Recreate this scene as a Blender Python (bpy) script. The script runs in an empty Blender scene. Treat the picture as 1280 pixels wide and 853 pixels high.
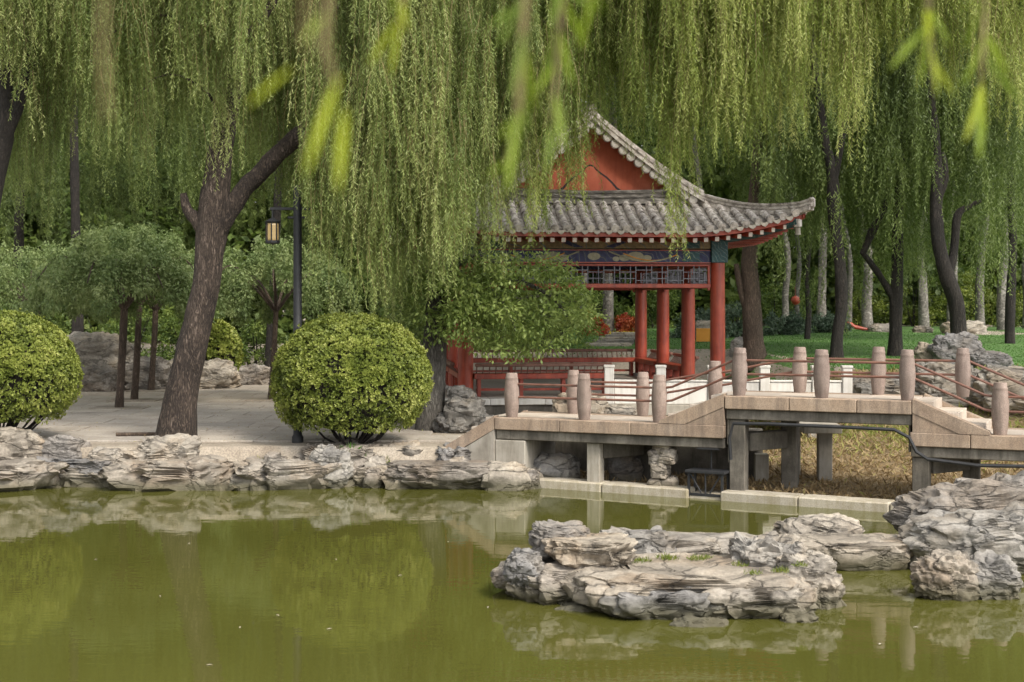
import bpy, bmesh, math, random
import numpy as np
from mathutils import Vector, Matrix, noise

random.seed(7)
rng = np.random.default_rng(11)
scn = bpy.context.scene
C = scn.collection
R = math.radians

# ------------------------------------------------------------------ camera, sky, sun, exposure
CH = 3.05            # camera height above the water
F = 1778.0           # focal length in photo pixels
HY = 375.0           # photo row of the horizon
cd = bpy.data.cameras.new('camera')
cam = bpy.data.objects.new('camera', cd)
C.objects.link(cam)
cam.location = (0, 0, CH)
cam.rotation_euler = (R(90), 0, 0)
cd.lens = 50.0
cd.sensor_width = 36.0
cd.shift_y = (HY - 426.5) / 1280.0
cd.clip_start = 0.05
cd.clip_end = 2000
cd.dof.use_dof = True
cd.dof.focus_distance = 22.0
cd.dof.aperture_fstop = 2.6
scn.camera = cam

w = bpy.data.worlds.new('World')
scn.world = w
w.use_nodes = True
nt = w.node_tree
nt.nodes.clear()
sky = nt.nodes.new('ShaderNodeTexSky')
sky.sky_type = 'NISHITA'
sky.sun_disc = False
sky.sun_elevation = R(46)
sky.sun_rotation = R(140)
sky.air_density = 1.0
sky.dust_density = 4.0
sky.ozone_density = 0.6
hs = nt.nodes.new('ShaderNodeHueSaturation')     # overcast: the blue mostly washed out
hs.inputs['Saturation'].default_value = 0.04
bg = nt.nodes.new('ShaderNodeBackground')
bg.inputs['Strength'].default_value = 0.15
wo = nt.nodes.new('ShaderNodeOutputWorld')
nt.links.new(sky.outputs[0], hs.inputs['Color'])
nt.links.new(hs.outputs[0], bg.inputs['Color'])
nt.links.new(bg.outputs[0], wo.inputs['Surface'])

sl = bpy.data.lights.new('sun', 'SUN')
sun = bpy.data.objects.new('sun', sl)
C.objects.link(sun)
sl.energy = 1.5
sl.angle = R(14)
sl.color = (1.0, 0.87, 0.68)
el, az = R(46), R(140)
sd = Vector((math.sin(az) * math.cos(el), math.cos(az) * math.cos(el), math.sin(el)))
sun.rotation_euler = sd.to_track_quat('Z', 'Y').to_euler()

scn.view_settings.view_transform = 'Standard'
scn.view_settings.look = 'None'
scn.view_settings.gamma = 1.0
scn.view_settings.exposure = 0.98
scn.cycles.max_bounces = 8
scn.cycles.diffuse_bounces = 4
scn.cycles.transmission_bounces = 6


def at(px, D):                       # world x of a photo column at a distance
    return (px - 640.0) * D / F


def zt(py, D):                       # world z of a photo row at a distance
    return CH - (py - HY) * D / F


def W(px, py, D):
    return Vector((at(px, D), D, zt(py, D)))


def sm(t):
    t = max(0.0, min(1.0, t))
    return t * t * (3 - 2 * t)


# ------------------------------------------------------------------ materials
def nodes_mat(name):
    m = bpy.data.materials.new(name)
    m.use_nodes = True
    t = m.node_tree
    b = t.nodes['Principled BSDF']
    return m, t, b


def N(t, kind, **kw):
    n = t.nodes.new(kind)
    for k, v in kw.items():
        if k in n.inputs:
            n.inputs[k].default_value = v
        else:
            setattr(n, k, v)
    return n


def ramp(t, src, stops):
    r = t.nodes.new('ShaderNodeValToRGB')
    e = r.color_ramp.elements
    while len(e) < len(stops):
        e.new(0.5)
    for i, (p, c) in enumerate(stops):
        e[i].position = p
        e[i].color = (c[0], c[1], c[2], 1)
    t.links.new(src, r.inputs[0])
    return r.outputs[0]


def coords(t, scale=(1, 1, 1), world=False):
    tc = N(t, 'ShaderNodeTexCoord')
    mp = N(t, 'ShaderNodeMapping')
    mp.inputs['Scale'].default_value = scale
    if world:
        g = N(t, 'ShaderNodeNewGeometry')
        t.links.new(g.outputs['Position'], mp.inputs['Vector'])
    else:
        t.links.new(tc.outputs['Object'], mp.inputs['Vector'])
    return mp.outputs[0]


def tex(t, vec, scale, detail=6, rough=0.6, dist=0.0):
    n = N(t, 'ShaderNodeTexNoise', Scale=scale, Detail=detail, Roughness=rough, Distortion=dist)
    t.links.new(vec, n.inputs['Vector'])
    return n.outputs[0]


def mixc(t, fac, a, b, mode='MIX'):
    m = N(t, 'ShaderNodeMix', data_type='RGBA', blend_type=mode)
    for sock, v in ((m.inputs[0], fac), (m.inputs[6], a), (m.inputs[7], b)):
        if isinstance(v, (int, float)):
            sock.default_value = v
        elif isinstance(v, tuple):
            sock.default_value = (v[0], v[1], v[2], 1)
        else:
            t.links.new(v, sock)
    return m.outputs[2]


def math_n(t, op, a, b=0.0):
    m = N(t, 'ShaderNodeMath', operation=op)
    for i, v in enumerate((a, b)):
        if isinstance(v, (int, float)):
            m.inputs[i].default_value = v
        else:
            t.links.new(v, m.inputs[i])
    return m.outputs[0]


def bump(t, b, h, strength=0.5, dist=0.02):
    n = N(t, 'ShaderNodeBump', Strength=strength, Distance=dist)
    t.links.new(h, n.inputs['Height'])
    t.links.new(n.outputs[0], b.inputs['Normal'])


def stone_mat(name, c1, c2, c3, scale=4.0, rough=0.8, bs=0.4, bd=0.01, world=False, speck=0.0, stain=None, stretch=(1, 1, 1)):
    m, t, b = nodes_mat(name)
    v = coords(t, stretch, world)
    n1 = tex(t, v, scale, 8, 0.65)
    col = ramp(t, n1, [(0.3, c1), (0.5, c2), (0.72, c3)])
    if speck:
        n2 = tex(t, v, scale * 25, 2, 0.5)
        sp = ramp(t, n2, [(0.38, (1 - speck,) * 3), (0.6, (1 + speck * 0.4,) * 3)])
        col = mixc(t, 1.0, col, sp, 'MULTIPLY')
    if stain:
        vs = coords(t, (5, 5, 0.7), world)
        n3 = tex(t, vs, 1.6, 5, 0.7)
        f = ramp(t, n3, [(0.45, (0, 0, 0)), (0.68, (1, 1, 1))])
        f2 = math_n(t, 'MULTIPLY', f, stain[1])
        col = mixc(t, f2, col, stain[0])
    oi = N(t, 'ShaderNodeObjectInfo')
    vv = ramp(t, oi.outputs['Random'], [(0.0, (0.86, 0.86, 0.87)), (1.0, (1.09, 1.08, 1.06))])
    col = mixc(t, 1.0, col, vv, 'MULTIPLY')
    t.links.new(col, b.inputs['Base Color'])
    b.inputs['Roughness'].default_value = rough
    hh = tex(t, v, scale * 9, 6, 0.7)
    bump(t, b, hh, bs, bd)
    return m


def leaf_mat(name, stops, trans=0.3, rough=0.5):
    m, t, b = nodes_mat(name)
    a = N(t, 'ShaderNodeAttribute', attribute_name='tint')
    col = ramp(t, a.outputs['Fac'], stops)
    t.links.new(col, b.inputs['Base Color'])
    b.inputs['Roughness'].default_value = rough
    b.inputs['Specular IOR Level'].default_value = 0.35
    tr = N(t, 'ShaderNodeBsdfTranslucent')
    br = N(t, 'ShaderNodeHueSaturation', Saturation=1.1, Value=1.25)
    t.links.new(col, br.inputs['Color'])
    t.links.new(br.outputs[0], tr.inputs['Color'])
    mx = N(t, 'ShaderNodeMixShader')
    mx.inputs[0].default_value = trans
    t.links.new(b.outputs[0], mx.inputs[1])
    t.links.new(tr.outputs[0], mx.inputs[2])
    t.links.new(mx.outputs[0], t.nodes['Material Output'].inputs['Surface'])
    return m


def rock_mat(name, c_dark, c_mid, c_light, warm, strata=2.4, tilt=0.0):
    m, t, b = nodes_mat(name)
    oi = N(t, 'ShaderNodeObjectInfo')
    g = N(t, 'ShaderNodeNewGeometry')
    mp = N(t, 'ShaderNodeMapping')
    mp.inputs['Rotation'].default_value = (0.12, tilt, 0.3)
    t.links.new(g.outputs['Position'], mp.inputs['Vector'])
    v = mp.outputs[0]
    mp2 = N(t, 'ShaderNodeMapping')
    mp2.inputs['Rotation'].default_value = (0.12, tilt, 0.3)
    mp2.inputs['Scale'].default_value = (0.8, 0.8, strata)
    t.links.new(g.outputs['Position'], mp2.inputs['Vector'])
    vs = mp2.outputs[0]
    n1 = tex(t, v, 1.3, 7, 0.62, 0.4)
    col = ramp(t, n1, [(0.30, c_mid), (0.47, c_light), (0.62, warm), (0.75, c_mid)])
    ns = tex(t, vs, 1.25, 9, 0.64, 1.5)
    lay = ramp(t, ns, [(0.32, (0.22, 0.21, 0.20)), (0.43, (0.72, 0.70, 0.68)), (0.58, (1.05, 1.04, 1.02)), (0.72, (1.25, 1.22, 1.17))])
    col = mixc(t, 0.65, col, lay, 'MULTIPLY')
    vr_ = ramp(t, oi.outputs['Random'], [(0.0, (0.72, 0.72, 0.74)), (0.5, (0.98, 0.96, 0.92)), (1.0, (1.18, 1.14, 1.06))])
    col = mixc(t, 1.0, col, vr_, 'MULTIPLY')
    vo = N(t, 'ShaderNodeTexVoronoi', feature='DISTANCE_TO_EDGE', Scale=1.5)
    dv = N(t, 'ShaderNodeVectorMath', operation='ADD')
    nz = N(t, 'ShaderNodeTexNoise', Scale=2.2, Detail=6)
    t.links.new(vs, nz.inputs['Vector'])
    t.links.new(vs, dv.inputs[0])
    t.links.new(nz.outputs['Color'], dv.inputs[1])
    t.links.new(dv.outputs[0], vo.inputs['Vector'])
    crack = ramp(t, vo.outputs['Distance'], [(0.0, (0, 0, 0)), (0.055, (1, 1, 1))])
    col = mixc(t, math_n(t, 'MULTIPLY', math_n(t, 'SUBTRACT', 1.0, crack), 0.55), col, c_dark)
    fine = tex(t, v, 22, 4, 0.7)
    fr = ramp(t, fine, [(0.35, (0.75,) * 3), (0.65, (1.15,) * 3)])
    col = mixc(t, 1.0, col, fr, 'MULTIPLY')
    # wet, algae-stained band where the pond touches the stone
    sx = N(t, 'ShaderNodeSeparateXYZ')
    t.links.new(g.outputs['Position'], sx.inputs[0])
    zz = math_n(t, 'ADD', sx.outputs[2], math_n(t, 'MULTIPLY', n1, 0.12))
    wet = ramp(t, zz, [(0.13, (1, 1, 1)), (0.29, (0, 0, 0))])
    col = mixc(t, math_n(t, 'MULTIPLY', wet, 0.8), col, (0.060, 0.055, 0.026))
    t.links.new(col, b.inputs['Base Color'])
    b.inputs['Roughness'].default_value = 0.82
    hsum = math_n(t, 'ADD', math_n(t, 'MULTIPLY', ns, 0.6), math_n(t, 'MULTIPLY', crack, 0.25))
    hsum = math_n(t, 'ADD', hsum, math_n(t, 'MULTIPLY', fine, 0.12))
    bump(t, b, hsum, 0.9, 0.07)
    return m


M = {}
M['rock'] = rock_mat('weathered_rock', (0.04, 0.036, 0.032), (0.165, 0.155, 0.145), (0.31, 0.29, 0.265), (0.28, 0.24, 0.195))
M['rock_warm'] = rock_mat('warm_rock', (0.04, 0.034, 0.028), (0.18, 0.163, 0.142), (0.33, 0.30, 0.262), (0.25, 0.205, 0.16), 2.0, 0.1)
M['rock_blue'] = rock_mat('blue_grey_rock', (0.035, 0.035, 0.037), (0.125, 0.125, 0.13), (0.26, 0.255, 0.25), (0.225, 0.205, 0.18), 2.2, -0.45)
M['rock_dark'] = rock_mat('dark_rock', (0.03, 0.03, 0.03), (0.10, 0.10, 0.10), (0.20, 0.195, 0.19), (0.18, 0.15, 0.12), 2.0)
M['granite'] = stone_mat('pink_granite', (0.205, 0.15, 0.125), (0.275, 0.21, 0.178), (0.34, 0.27, 0.235), 5, 0.75, 0.35, 0.006, speck=0.35, stain=((0.13, 0.10, 0.08), 0.7), world=True)
M['granite_slab'] = stone_mat('tan_granite_slab', (0.27, 0.195, 0.14), (0.345, 0.26, 0.19), (0.41, 0.325, 0.25), 3, 0.75, 0.3, 0.005, speck=0.25, stain=((0.13, 0.10, 0.08), 0.65), world=True)
M['deck'] = stone_mat('pale_deck_stone', (0.36, 0.31, 0.26), (0.45, 0.39, 0.33), (0.51, 0.45, 0.39), 3, 0.8, 0.3, 0.005, speck=0.15, world=True)
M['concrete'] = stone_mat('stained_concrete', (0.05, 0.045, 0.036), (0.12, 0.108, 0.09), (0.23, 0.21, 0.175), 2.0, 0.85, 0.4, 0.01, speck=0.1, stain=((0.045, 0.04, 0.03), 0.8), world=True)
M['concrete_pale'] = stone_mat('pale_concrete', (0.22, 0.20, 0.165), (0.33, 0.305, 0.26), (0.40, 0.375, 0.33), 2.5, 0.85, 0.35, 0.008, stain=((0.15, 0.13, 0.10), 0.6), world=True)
M['kerb'] = stone_mat('kerb_stone', (0.30, 0.26, 0.19), (0.42, 0.38, 0.31), (0.50, 0.46, 0.39), 3, 0.8, 0.5, 0.008, speck=0.2, stain=((0.20, 0.17, 0.08), 0.55), world=True)
M['marble'] = stone_mat('white_marble', (0.50, 0.48, 0.44), (0.62, 0.60, 0.56), (0.70, 0.68, 0.64), 2, 0.6, 0.15, 0.004, stain=((0.35, 0.32, 0.27), 0.5))
M['paving'] = stone_mat('grey_paving', (0.28, 0.245, 0.21), (0.36, 0.325, 0.285), (0.43, 0.39, 0.345), 1.3, 0.8, 0.3, 0.004, world=True, speck=0.15)
M['paving_far'] = None
M['dirt'] = stone_mat('sandy_earth', (0.20, 0.165, 0.13), (0.30, 0.26, 0.21), (0.37, 0.33, 0.28), 1.5, 0.95, 0.6, 0.02, world=True, speck=0.25)
M['mud'] = stone_mat('pond_mud', (0.05, 0.05, 0.02), (0.07, 0.07, 0.03), (0.09, 0.085, 0.04), 1.0, 0.95, 0.4, 0.02, world=True)
M['bed'] = stone_mat('dry_bed_litter', (0.13, 0.09, 0.045), (0.24, 0.175, 0.095), (0.36, 0.28, 0.17), 5, 0.95, 0.8, 0.04, world=True, speck=0.4)
M['lawn'] = stone_mat('lawn_green', (0.05, 0.105, 0.022), (0.07, 0.155, 0.03), (0.11, 0.20, 0.05), 0.5, 0.9, 0.5, 0.02, world=True, speck=0.3)
M['red'] = stone_mat('red_lacquer', (0.25, 0.036, 0.017), (0.36, 0.058, 0.028), (0.43, 0.095, 0.05), 2.5, 0.42, 0.12, 0.003, stain=((0.13, 0.03, 0.02), 0.7), world=True)
M['red_wall'] = stone_mat('faded_red_plaster', (0.38, 0.085, 0.045), (0.48, 0.12, 0.068), (0.54, 0.17, 0.105), 2.0, 0.8, 0.2, 0.004, stain=((0.27, 0.06, 0.04), 0.5))
M['rail'] = stone_mat('brown_painted_rail', (0.10, 0.045, 0.03), (0.16, 0.072, 0.05), (0.21, 0.105, 0.075), 9, 0.45, 0.15, 0.002)
M['black'] = stone_mat('black_metal', (0.010, 0.011, 0.013), (0.017, 0.018, 0.021), (0.028, 0.03, 0.032), 6, 0.62, 0.1, 0.002)
M['tile'] = stone_mat('weathered_roof_tile', (0.14, 0.12, 0.105), (0.62, 0.565, 0.52), (0.90, 0.86, 0.81), 8.5, 0.85, 0.6, 0.012, speck=0.35)
M['tile_pan'] = stone_mat('roof_pan_tile', (0.10, 0.088, 0.078), (0.38, 0.345, 0.315), (0.72, 0.68, 0.63), 8.5, 0.9, 0.8, 0.02, speck=0.4)
M['ridge'] = stone_mat('ridge_moulding', (0.055, 0.05, 0.045), (0.24, 0.22, 0.20), (0.68, 0.64, 0.58), 4.2, 0.85, 0.6, 0.012, speck=0.3, stretch=(1, 1, 4))
M['drip'] = stone_mat('drip_tile', (0.26, 0.23, 0.195), (0.50, 0.455, 0.395), (0.68, 0.63, 0.56), 7, 0.8, 0.4, 0.006)
M['verge'] = stone_mat('verge_tile', (0.42, 0.39, 0.36), (0.66, 0.62, 0.58), (0.76, 0.73, 0.69), 6, 0.8, 0.3, 0.006, stain=((0.15, 0.14, 0.12), 0.5))
M['orange'] = stone_mat('orange_board', (0.50, 0.20, 0.02), (0.58, 0.25, 0.03), (0.62, 0.29, 0.05), 2, 0.6, 0.05, 0.002)
M['bark'] = None


def bark_mat(name, c1, c2, c3, sc=3.0, bs=1.0, bd=0.05, world=True, vs=0.22):
    m, t, b = nodes_mat(name)
    v = coords(t, (1, 1, vs), world)
    n1 = tex(t, v, sc * 7, 5, 0.6, 0.9)
    rg = math_n(t, 'SUBTRACT', 1.0, math_n(t, 'MULTIPLY', math_n(t, 'ABSOLUTE', math_n(t, 'SUBTRACT', n1, 0.5)), 4.5))
    n2 = tex(t, v, sc * 20, 4, 0.65, 0.4)
    n3 = tex(t, coords(t, (1, 1, 0.6), world), 1.6, 4, 0.6)
    h = math_n(t, 'ADD', math_n(t, 'MULTIPLY', math_n(t, 'SUBTRACT', 1.0, rg), 0.55), math_n(t, 'MULTIPLY', n2, 0.45))
    h = math_n(t, 'ADD', h, math_n(t, 'MULTIPLY', math_n(t, 'SUBTRACT', n3, 0.5), 0.6))
    col = ramp(t, h, [(0.22, c1), (0.50, c2), (0.80, c3)])
    t.links.new(col, b.inputs['Base Color'])
    b.inputs['Roughness'].default_value = 0.9
    bump(t, b, h, bs, bd)
    return m


M['bark'] = bark_mat('willow_bark', (0.016, 0.011, 0.009), (0.085, 0.062, 0.048), (0.23, 0.18, 0.148))
M['bark_dark'] = bark_mat('dark_bark', (0.010, 0.008, 0.007), (0.030, 0.024, 0.020), (0.06, 0.048, 0.04))
M['bark_grey'] = bark_mat('grey_bark', (0.05, 0.045, 0.04), (0.14, 0.13, 0.115), (0.23, 0.215, 0.19), 2.5)
M['bark_white'] = bark_mat('pale_poplar_bark', (0.08, 0.075, 0.065), (0.20, 0.185, 0.165), (0.36, 0.34, 0.31), 0.7, 0.4, 0.02, True, 1.2)
M['bark_brown'] = bark_mat('brown_bark', (0.05, 0.035, 0.025), (0.12, 0.085, 0.062), (0.19, 0.14, 0.105), 3.0)
M['twig'] = stone_mat('yellowish_twig', (0.11, 0.085, 0.03), (0.15, 0.12, 0.045), (0.19, 0.15, 0.06), 5, 0.7, 0.1, 0.002)

M['willow'] = leaf_mat('willow_leaf', [(0.0, (0.07, 0.105, 0.025)), (0.35, (0.175, 0.235, 0.07)), (0.65, (0.285, 0.35, 0.115)), (1.0, (0.43, 0.47, 0.20))], 0.42)
M['willow_bright'] = leaf_mat('yellow_green_willow_leaf', [(0.0, (0.075, 0.115, 0.022)), (0.4, (0.185, 0.25, 0.058)), (0.75, (0.295, 0.36, 0.095)), (1.0, (0.42, 0.46, 0.165))], 0.45)
M['willow_far'] = leaf_mat('deep_green_willow_leaf', [(0.0, (0.06, 0.09, 0.028)), (0.5, (0.135, 0.185, 0.055)), (1.0, (0.24, 0.30, 0.10))], 0.42)
M['box'] = leaf_mat('clipped_shrub_leaf', [(0.0, (0.055, 0.08, 0.014)), (0.35, (0.145, 0.185, 0.034)), (0.7, (0.265, 0.305, 0.065)), (1.0, (0.42, 0.44, 0.14))], 0.32, 0.5)
M['pagoda'] = leaf_mat('pagoda_leaf', [(0.0, (0.07, 0.11, 0.04)), (0.5, (0.165, 0.23, 0.085)), (1.0, (0.29, 0.35, 0.15))], 0.38, 0.5)
M['broad'] = leaf_mat('broad_tree_leaf', [(0.0, (0.06, 0.10, 0.025)), (0.5, (0.15, 0.22, 0.055)), (1.0, (0.29, 0.36, 0.11))], 0.38, 0.45)
M['hedge'] = leaf_mat('hedge_leaf', [(0.0, (0.04, 0.07, 0.018)), (0.5, (0.09, 0.14, 0.035)), (1.0, (0.21, 0.27, 0.065))], 0.35)
M['bluish'] = leaf_mat('juniper_leaf', [(0.0, (0.04, 0.065, 0.045)), (0.5, (0.085, 0.125, 0.085)), (1.0, (0.14, 0.185, 0.12))], 0.25)
M['redleaf'] = leaf_mat('red_flower_leaf', [(0.0, (0.05, 0.012, 0.01)), (0.5, (0.28, 0.03, 0.02)), (1.0, (0.45, 0.14, 0.05))], 0.2)
M['yellowleaf'] = leaf_mat('yellow_flower_leaf', [(0.0, (0.10, 0.12, 0.02)), (0.5, (0.55, 0.42, 0.04)), (1.0, (0.75, 0.62, 0.12))], 0.2)
M['grass'] = leaf_mat('grass_blade', [(0.0, (0.045, 0.11, 0.022)), (0.5, (0.075, 0.17, 0.035)), (1.0, (0.13, 0.23, 0.06))], 0.35)
M['tuft'] = leaf_mat('rock_grass', [(0.0, (0.07, 0.10, 0.02)), (0.5, (0.14, 0.19, 0.03)), (1.0, (0.26, 0.25, 0.06))], 0.3)
M['dry'] = leaf_mat('dry_weed', [(0.0, (0.10, 0.065, 0.03)), (0.3, (0.24, 0.17, 0.085)), (0.55, (0.36, 0.27, 0.15)), (0.75, (0.26, 0.26, 0.075)), (1.0, (0.16, 0.20, 0.04))], 0.25, 0.8)
M['nearleaf'] = leaf_mat('near_willow_leaf', [(0.0, (0.10, 0.17, 0.02)), (0.5, (0.20, 0.29, 0.02)), (1.0, (0.36, 0.42, 0.03))], 0.5)


def painted_mat(name, base, second, line, sc):
    m, t, b = nodes_mat(name)
    v = coords(t)
    wv = N(t, 'ShaderNodeTexWave', wave_type='BANDS', bands_direction='DIAGONAL', Scale=sc, Distortion=7.0, Detail=2.0)
    wv.inputs['Detail Scale'].default_value = 1.2
    t.links.new(v, wv.inputs['Vector'])
    col = ramp(t, wv.outputs[0], [(0.25, base), (0.42, second), (0.5, line), (0.56, base), (0.8, second), (0.9, base)])
    n = tex(t, v, 14, 4, 0.7)
    wear = ramp(t, n, [(0.35, (0.6,) * 3), (0.65, (1.1,) * 3)])
    col = mixc(t, 1.0, col, wear, 'MULTIPLY')
    t.links.new(col, b.inputs['Base Color'])
    b.inputs['Roughness'].default_value = 0.6
    return m


M['paint_blue'] = painted_mat('painted_blue_beam', (0.022, 0.024, 0.085), (0.04, 0.07, 0.13), (0.26, 0.22, 0.12), 1.7)
M['paint_gold'] = painted_mat('painted_ochre_beam', (0.24, 0.18, 0.085), (0.30, 0.22, 0.10), (0.04, 0.13, 0.22), 0.9)
M['paint_green'] = painted_mat('painted_green_block', (0.02, 0.075, 0.075), (0.025, 0.09, 0.12), (0.35, 0.36, 0.24), 3.0)
M['paint_white'] = stone_mat('cream_paint', (0.20, 0.20, 0.14), (0.29, 0.28, 0.19), (0.38, 0.36, 0.26), 14, 0.6, 0.1, 0.002)
M['paint_line'] = stone_mat('lavender_lattice_paint', (0.12, 0.12, 0.16), (0.18, 0.185, 0.215), (0.25, 0.26, 0.27), 6, 0.6, 0.1, 0.002)
M['soffit'] = stone_mat('dark_green_soffit', (0.02, 0.04, 0.04), (0.035, 0.06, 0.06), (0.05, 0.08, 0.075), 6, 0.7, 0.1, 0.002)

m, t, b = nodes_mat('pond_water')
v = coords(t, (1, 1, 1), True)
cn = tex(t, v, 0.25, 3, 0.5)
col = ramp(t, cn, [(0.35, (0.068, 0.069, 0.014)), (0.65, (0.083, 0.083, 0.018))])
t.links.new(col, b.inputs['Base Color'])
b.inputs['Roughness'].default_value = 0.012
b.inputs['IOR'].default_value = 1.40
b.inputs['Specular IOR Level'].default_value = 0.5
v2 = coords(t, (1.0, 2.2, 1), True)
r1 = tex(t, v2, 2.2, 3, 0.55)
r2 = tex(t, v2, 11.0, 2, 0.5)
bump(t, b, math_n(t, 'ADD', r1, math_n(t, 'MULTIPLY', r2, 0.15)), 0.026, 0.05)
M['water'] = m

m, t, b = nodes_mat('lantern_glass')
b.inputs['Base Color'].default_value = (0.42, 0.30, 0.13, 1)
b.inputs['Roughness'].default_value = 0.3
M['lantern'] = m

m, t, b = nodes_mat('far_paving')
v = coords(t, (1, 1, 1), True)
bk = N(t, 'ShaderNodeTexBrick', Scale=1.0)
bk.inputs['Brick Width'].default_value = 1.2
bk.inputs['Row Height'].default_value = 0.9
bk.inputs['Mortar Size'].default_value = 0.012
bk.inputs['Color1'].default_value = (0.32, 0.285, 0.25, 1)
bk.inputs['Color2'].default_value = (0.38, 0.345, 0.305, 1)
bk.inputs['Mortar'].default_value = (0.16, 0.14, 0.12, 1)
t.links.new(v, bk.inputs['Vector'])
n = tex(t, v, 0.9, 6, 0.65)
wr = ramp(t, n, [(0.35, (0.75, 0.73, 0.7)), (0.65, (1.1, 1.08, 1.05))])
t.links.new(mixc(t, 1.0, bk.outputs[0], wr, 'MULTIPLY'), b.inputs['Base Color'])
b.inputs['Roughness'].default_value = 0.8
M['paving_far'] = m


# ------------------------------------------------------------------ object helpers
def tag(o, label=None, cat=None, group=None, kind=None):
    if label: o['label'] = label
    if cat: o['category'] = cat
    if group: o['group'] = group
    if kind: o['kind'] = kind
    return o


def thing(name, label, cat, loc=(0, 0, 0), rz=0.0, group=None):
    o = bpy.data.objects.new(name, None)
    o.empty_display_size = 0.2
    C.objects.link(o)
    o.location = loc
    o.rotation_euler = (0, 0, rz)
    return tag(o, label, cat, group)


def link(name, me, mat=None, parent=None, loc=None, rot=None):
    o = bpy.data.objects.new(name, me)
    if mat is not None and len(me.materials) == 0:
        me.materials.append(mat)
    C.objects.link(o)
    if parent is not None:
        o.parent = parent
    if loc is not None: o.location = loc
    if rot is not None: o.rotation_euler = rot
    return o


class MB:
    def __init__(s):
        s.V, s.F = [], []

    def add(s, V, Fc):
        n = len(s.V)
        s.V += [tuple(v) for v in V]
        s.F += [tuple(i + n for i in f) for f in Fc]
        return s

    def box(s, c, d, rz=0.0, ch=0.0):
        hx, hy, hz = d[0] / 2, d[1] / 2, d[2] / 2
        cs, sn = math.cos(rz), math.sin(rz)
        V, Fc = [], []
        if ch <= 0:
            for x in (-hx, hx):
                for y in (-hy, hy):
                    for z in (-hz, hz):
                        V.append((x, y, z))
            Fc = [(0, 1, 3, 2), (4, 6, 7, 5), (0, 4, 5, 1), (2, 3, 7, 6), (0, 2, 6, 4), (1, 5, 7, 3)]
        else:
            idx = {}
            for ix in (-1, 1):
                for iy in (-1, 1):
                    for iz in (-1, 1):
                        for ax in range(3):
                            p = [ix * (hx - ch), iy * (hy - ch), iz * (hz - ch)]
                            p[ax] = (ix * hx, iy * hy, iz * hz)[ax]
                            idx[(ix, iy, iz, ax)] = len(V)
                            V.append(tuple(p))
            def q(*k): Fc.append(tuple(idx[i] for i in k))
            for sg in (-1, 1):
                q((sg, -1, -1, 0), (sg, 1, -1, 0), (sg, 1, 1, 0), (sg, -1, 1, 0))
                q((-1, sg, -1, 1), (1, sg, -1, 1), (1, sg, 1, 1), (-1, sg, 1, 1))
                q((-1, -1, sg, 2), (1, -1, sg, 2), (1, 1, sg, 2), (-1, 1, sg, 2))
            for a in (-1, 1):
                for b_ in (-1, 1):
                    q((a, b_, -1, 0), (a, b_, 1, 0), (a, b_, 1, 1), (a, b_, -1, 1))
                    q((a, -1, b_, 0), (a, 1, b_, 0), (a, 1, b_, 2), (a, -1, b_, 2))
                    q((-1, a, b_, 1), (1, a, b_, 1), (1, a, b_, 2), (-1, a, b_, 2))
                    for c_ in (-1, 1):
                        q((a, b_, c_, 0), (a, b_, c_, 1), (a, b_, c_, 2))
        V = [(c[0] + x * cs - y * sn, c[1] + x * sn + y * cs, c[2] + z) for x, y, z in V]
        return s.add(V, Fc)

    def prism(s, poly, y0, y1):            # polygon in x,z extruded along y
        n = len(poly)
        V = [(x, y0, z) for x, z in poly] + [(x, y1, z) for x, z in poly]
        Fc = [tuple(range(n)), tuple(range(2 * n - 1, n - 1, -1))]
        Fc += [(i, i + n, (i + 1) % n + n, (i + 1) % n) for i in range(n)]
        return s.add(V, Fc)

    def tube(s, pts, rad, n=10, cap=True):
        pts = [Vector(p) for p in pts]
        if isinstance(rad, (int, float)): rad = [rad] * len(pts)
        V, Fc = [], []
        prev = None
        for i, p in enumerate(pts):
            d = (pts[min(i + 1, len(pts) - 1)] - pts[max(i - 1, 0)]).normalized()
            if prev is None:
                ref = Vector((1, 0, 0)) if abs(d.x) < 0.8 else Vector((0, 1, 0))
                x = (ref - d * ref.dot(d)).normalized()
            else:
                x = (prev - d * prev.dot(d)).normalized()
            prev = x
            y = d.cross(x)
            for k in range(n):
                a = 2 * math.pi * k / n
                V.append(p + (x * math.cos(a) + y * math.sin(a)) * rad[i])
        for i in range(len(pts) - 1):
            for k in range(n):
                k2 = (k + 1) % n
                Fc.append((i * n + k, i * n + k2, (i + 1) * n + k2, (i + 1) * n + k))
        if cap:
            Fc.append(tuple(range(n - 1, -1, -1)))
            Fc.append(tuple(range((len(pts) - 1) * n, len(pts) * n)))
        return s.add(V, Fc)

    def lathe(s, prof, n=18, c=(0, 0, 0)):
        V, Fc = [], []
        for r, z in prof:
            for k in range(n):
                a = 2 * math.pi * k / n
                V.append((c[0] + r * math.cos(a), c[1] + r * math.sin(a), c[2] + z))
        for i in range(len(prof) - 1):
            for k in range(n):
                k2 = (k + 1) % n
                Fc.append((i * n + k, i * n + k2, (i + 1) * n + k2, (i + 1) * n + k))
        Fc.append(tuple(range(n - 1, -1, -1)))
        Fc.append(tuple(range((len(prof) - 1) * n, len(prof) * n)))
        return s.add(V, Fc)

    def mesh(s, name, mat=None, smooth=False):
        me = bpy.data.meshes.new(name)
        me.from_pydata(s.V, [], s.F)
        if mat: me.materials.append(mat)
        if smooth:
            me.polygons.foreach_set('use_smooth', [True] * len(me.polygons))
            try: me.set_sharp_from_angle(angle=R(40))
            except Exception: pass
        return me

    def build(s, name, mat, parent=None, smooth=False, loc=None, rot=None):
        return link(name, s.mesh(name, mat, smooth), None, parent, loc, rot)


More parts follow.
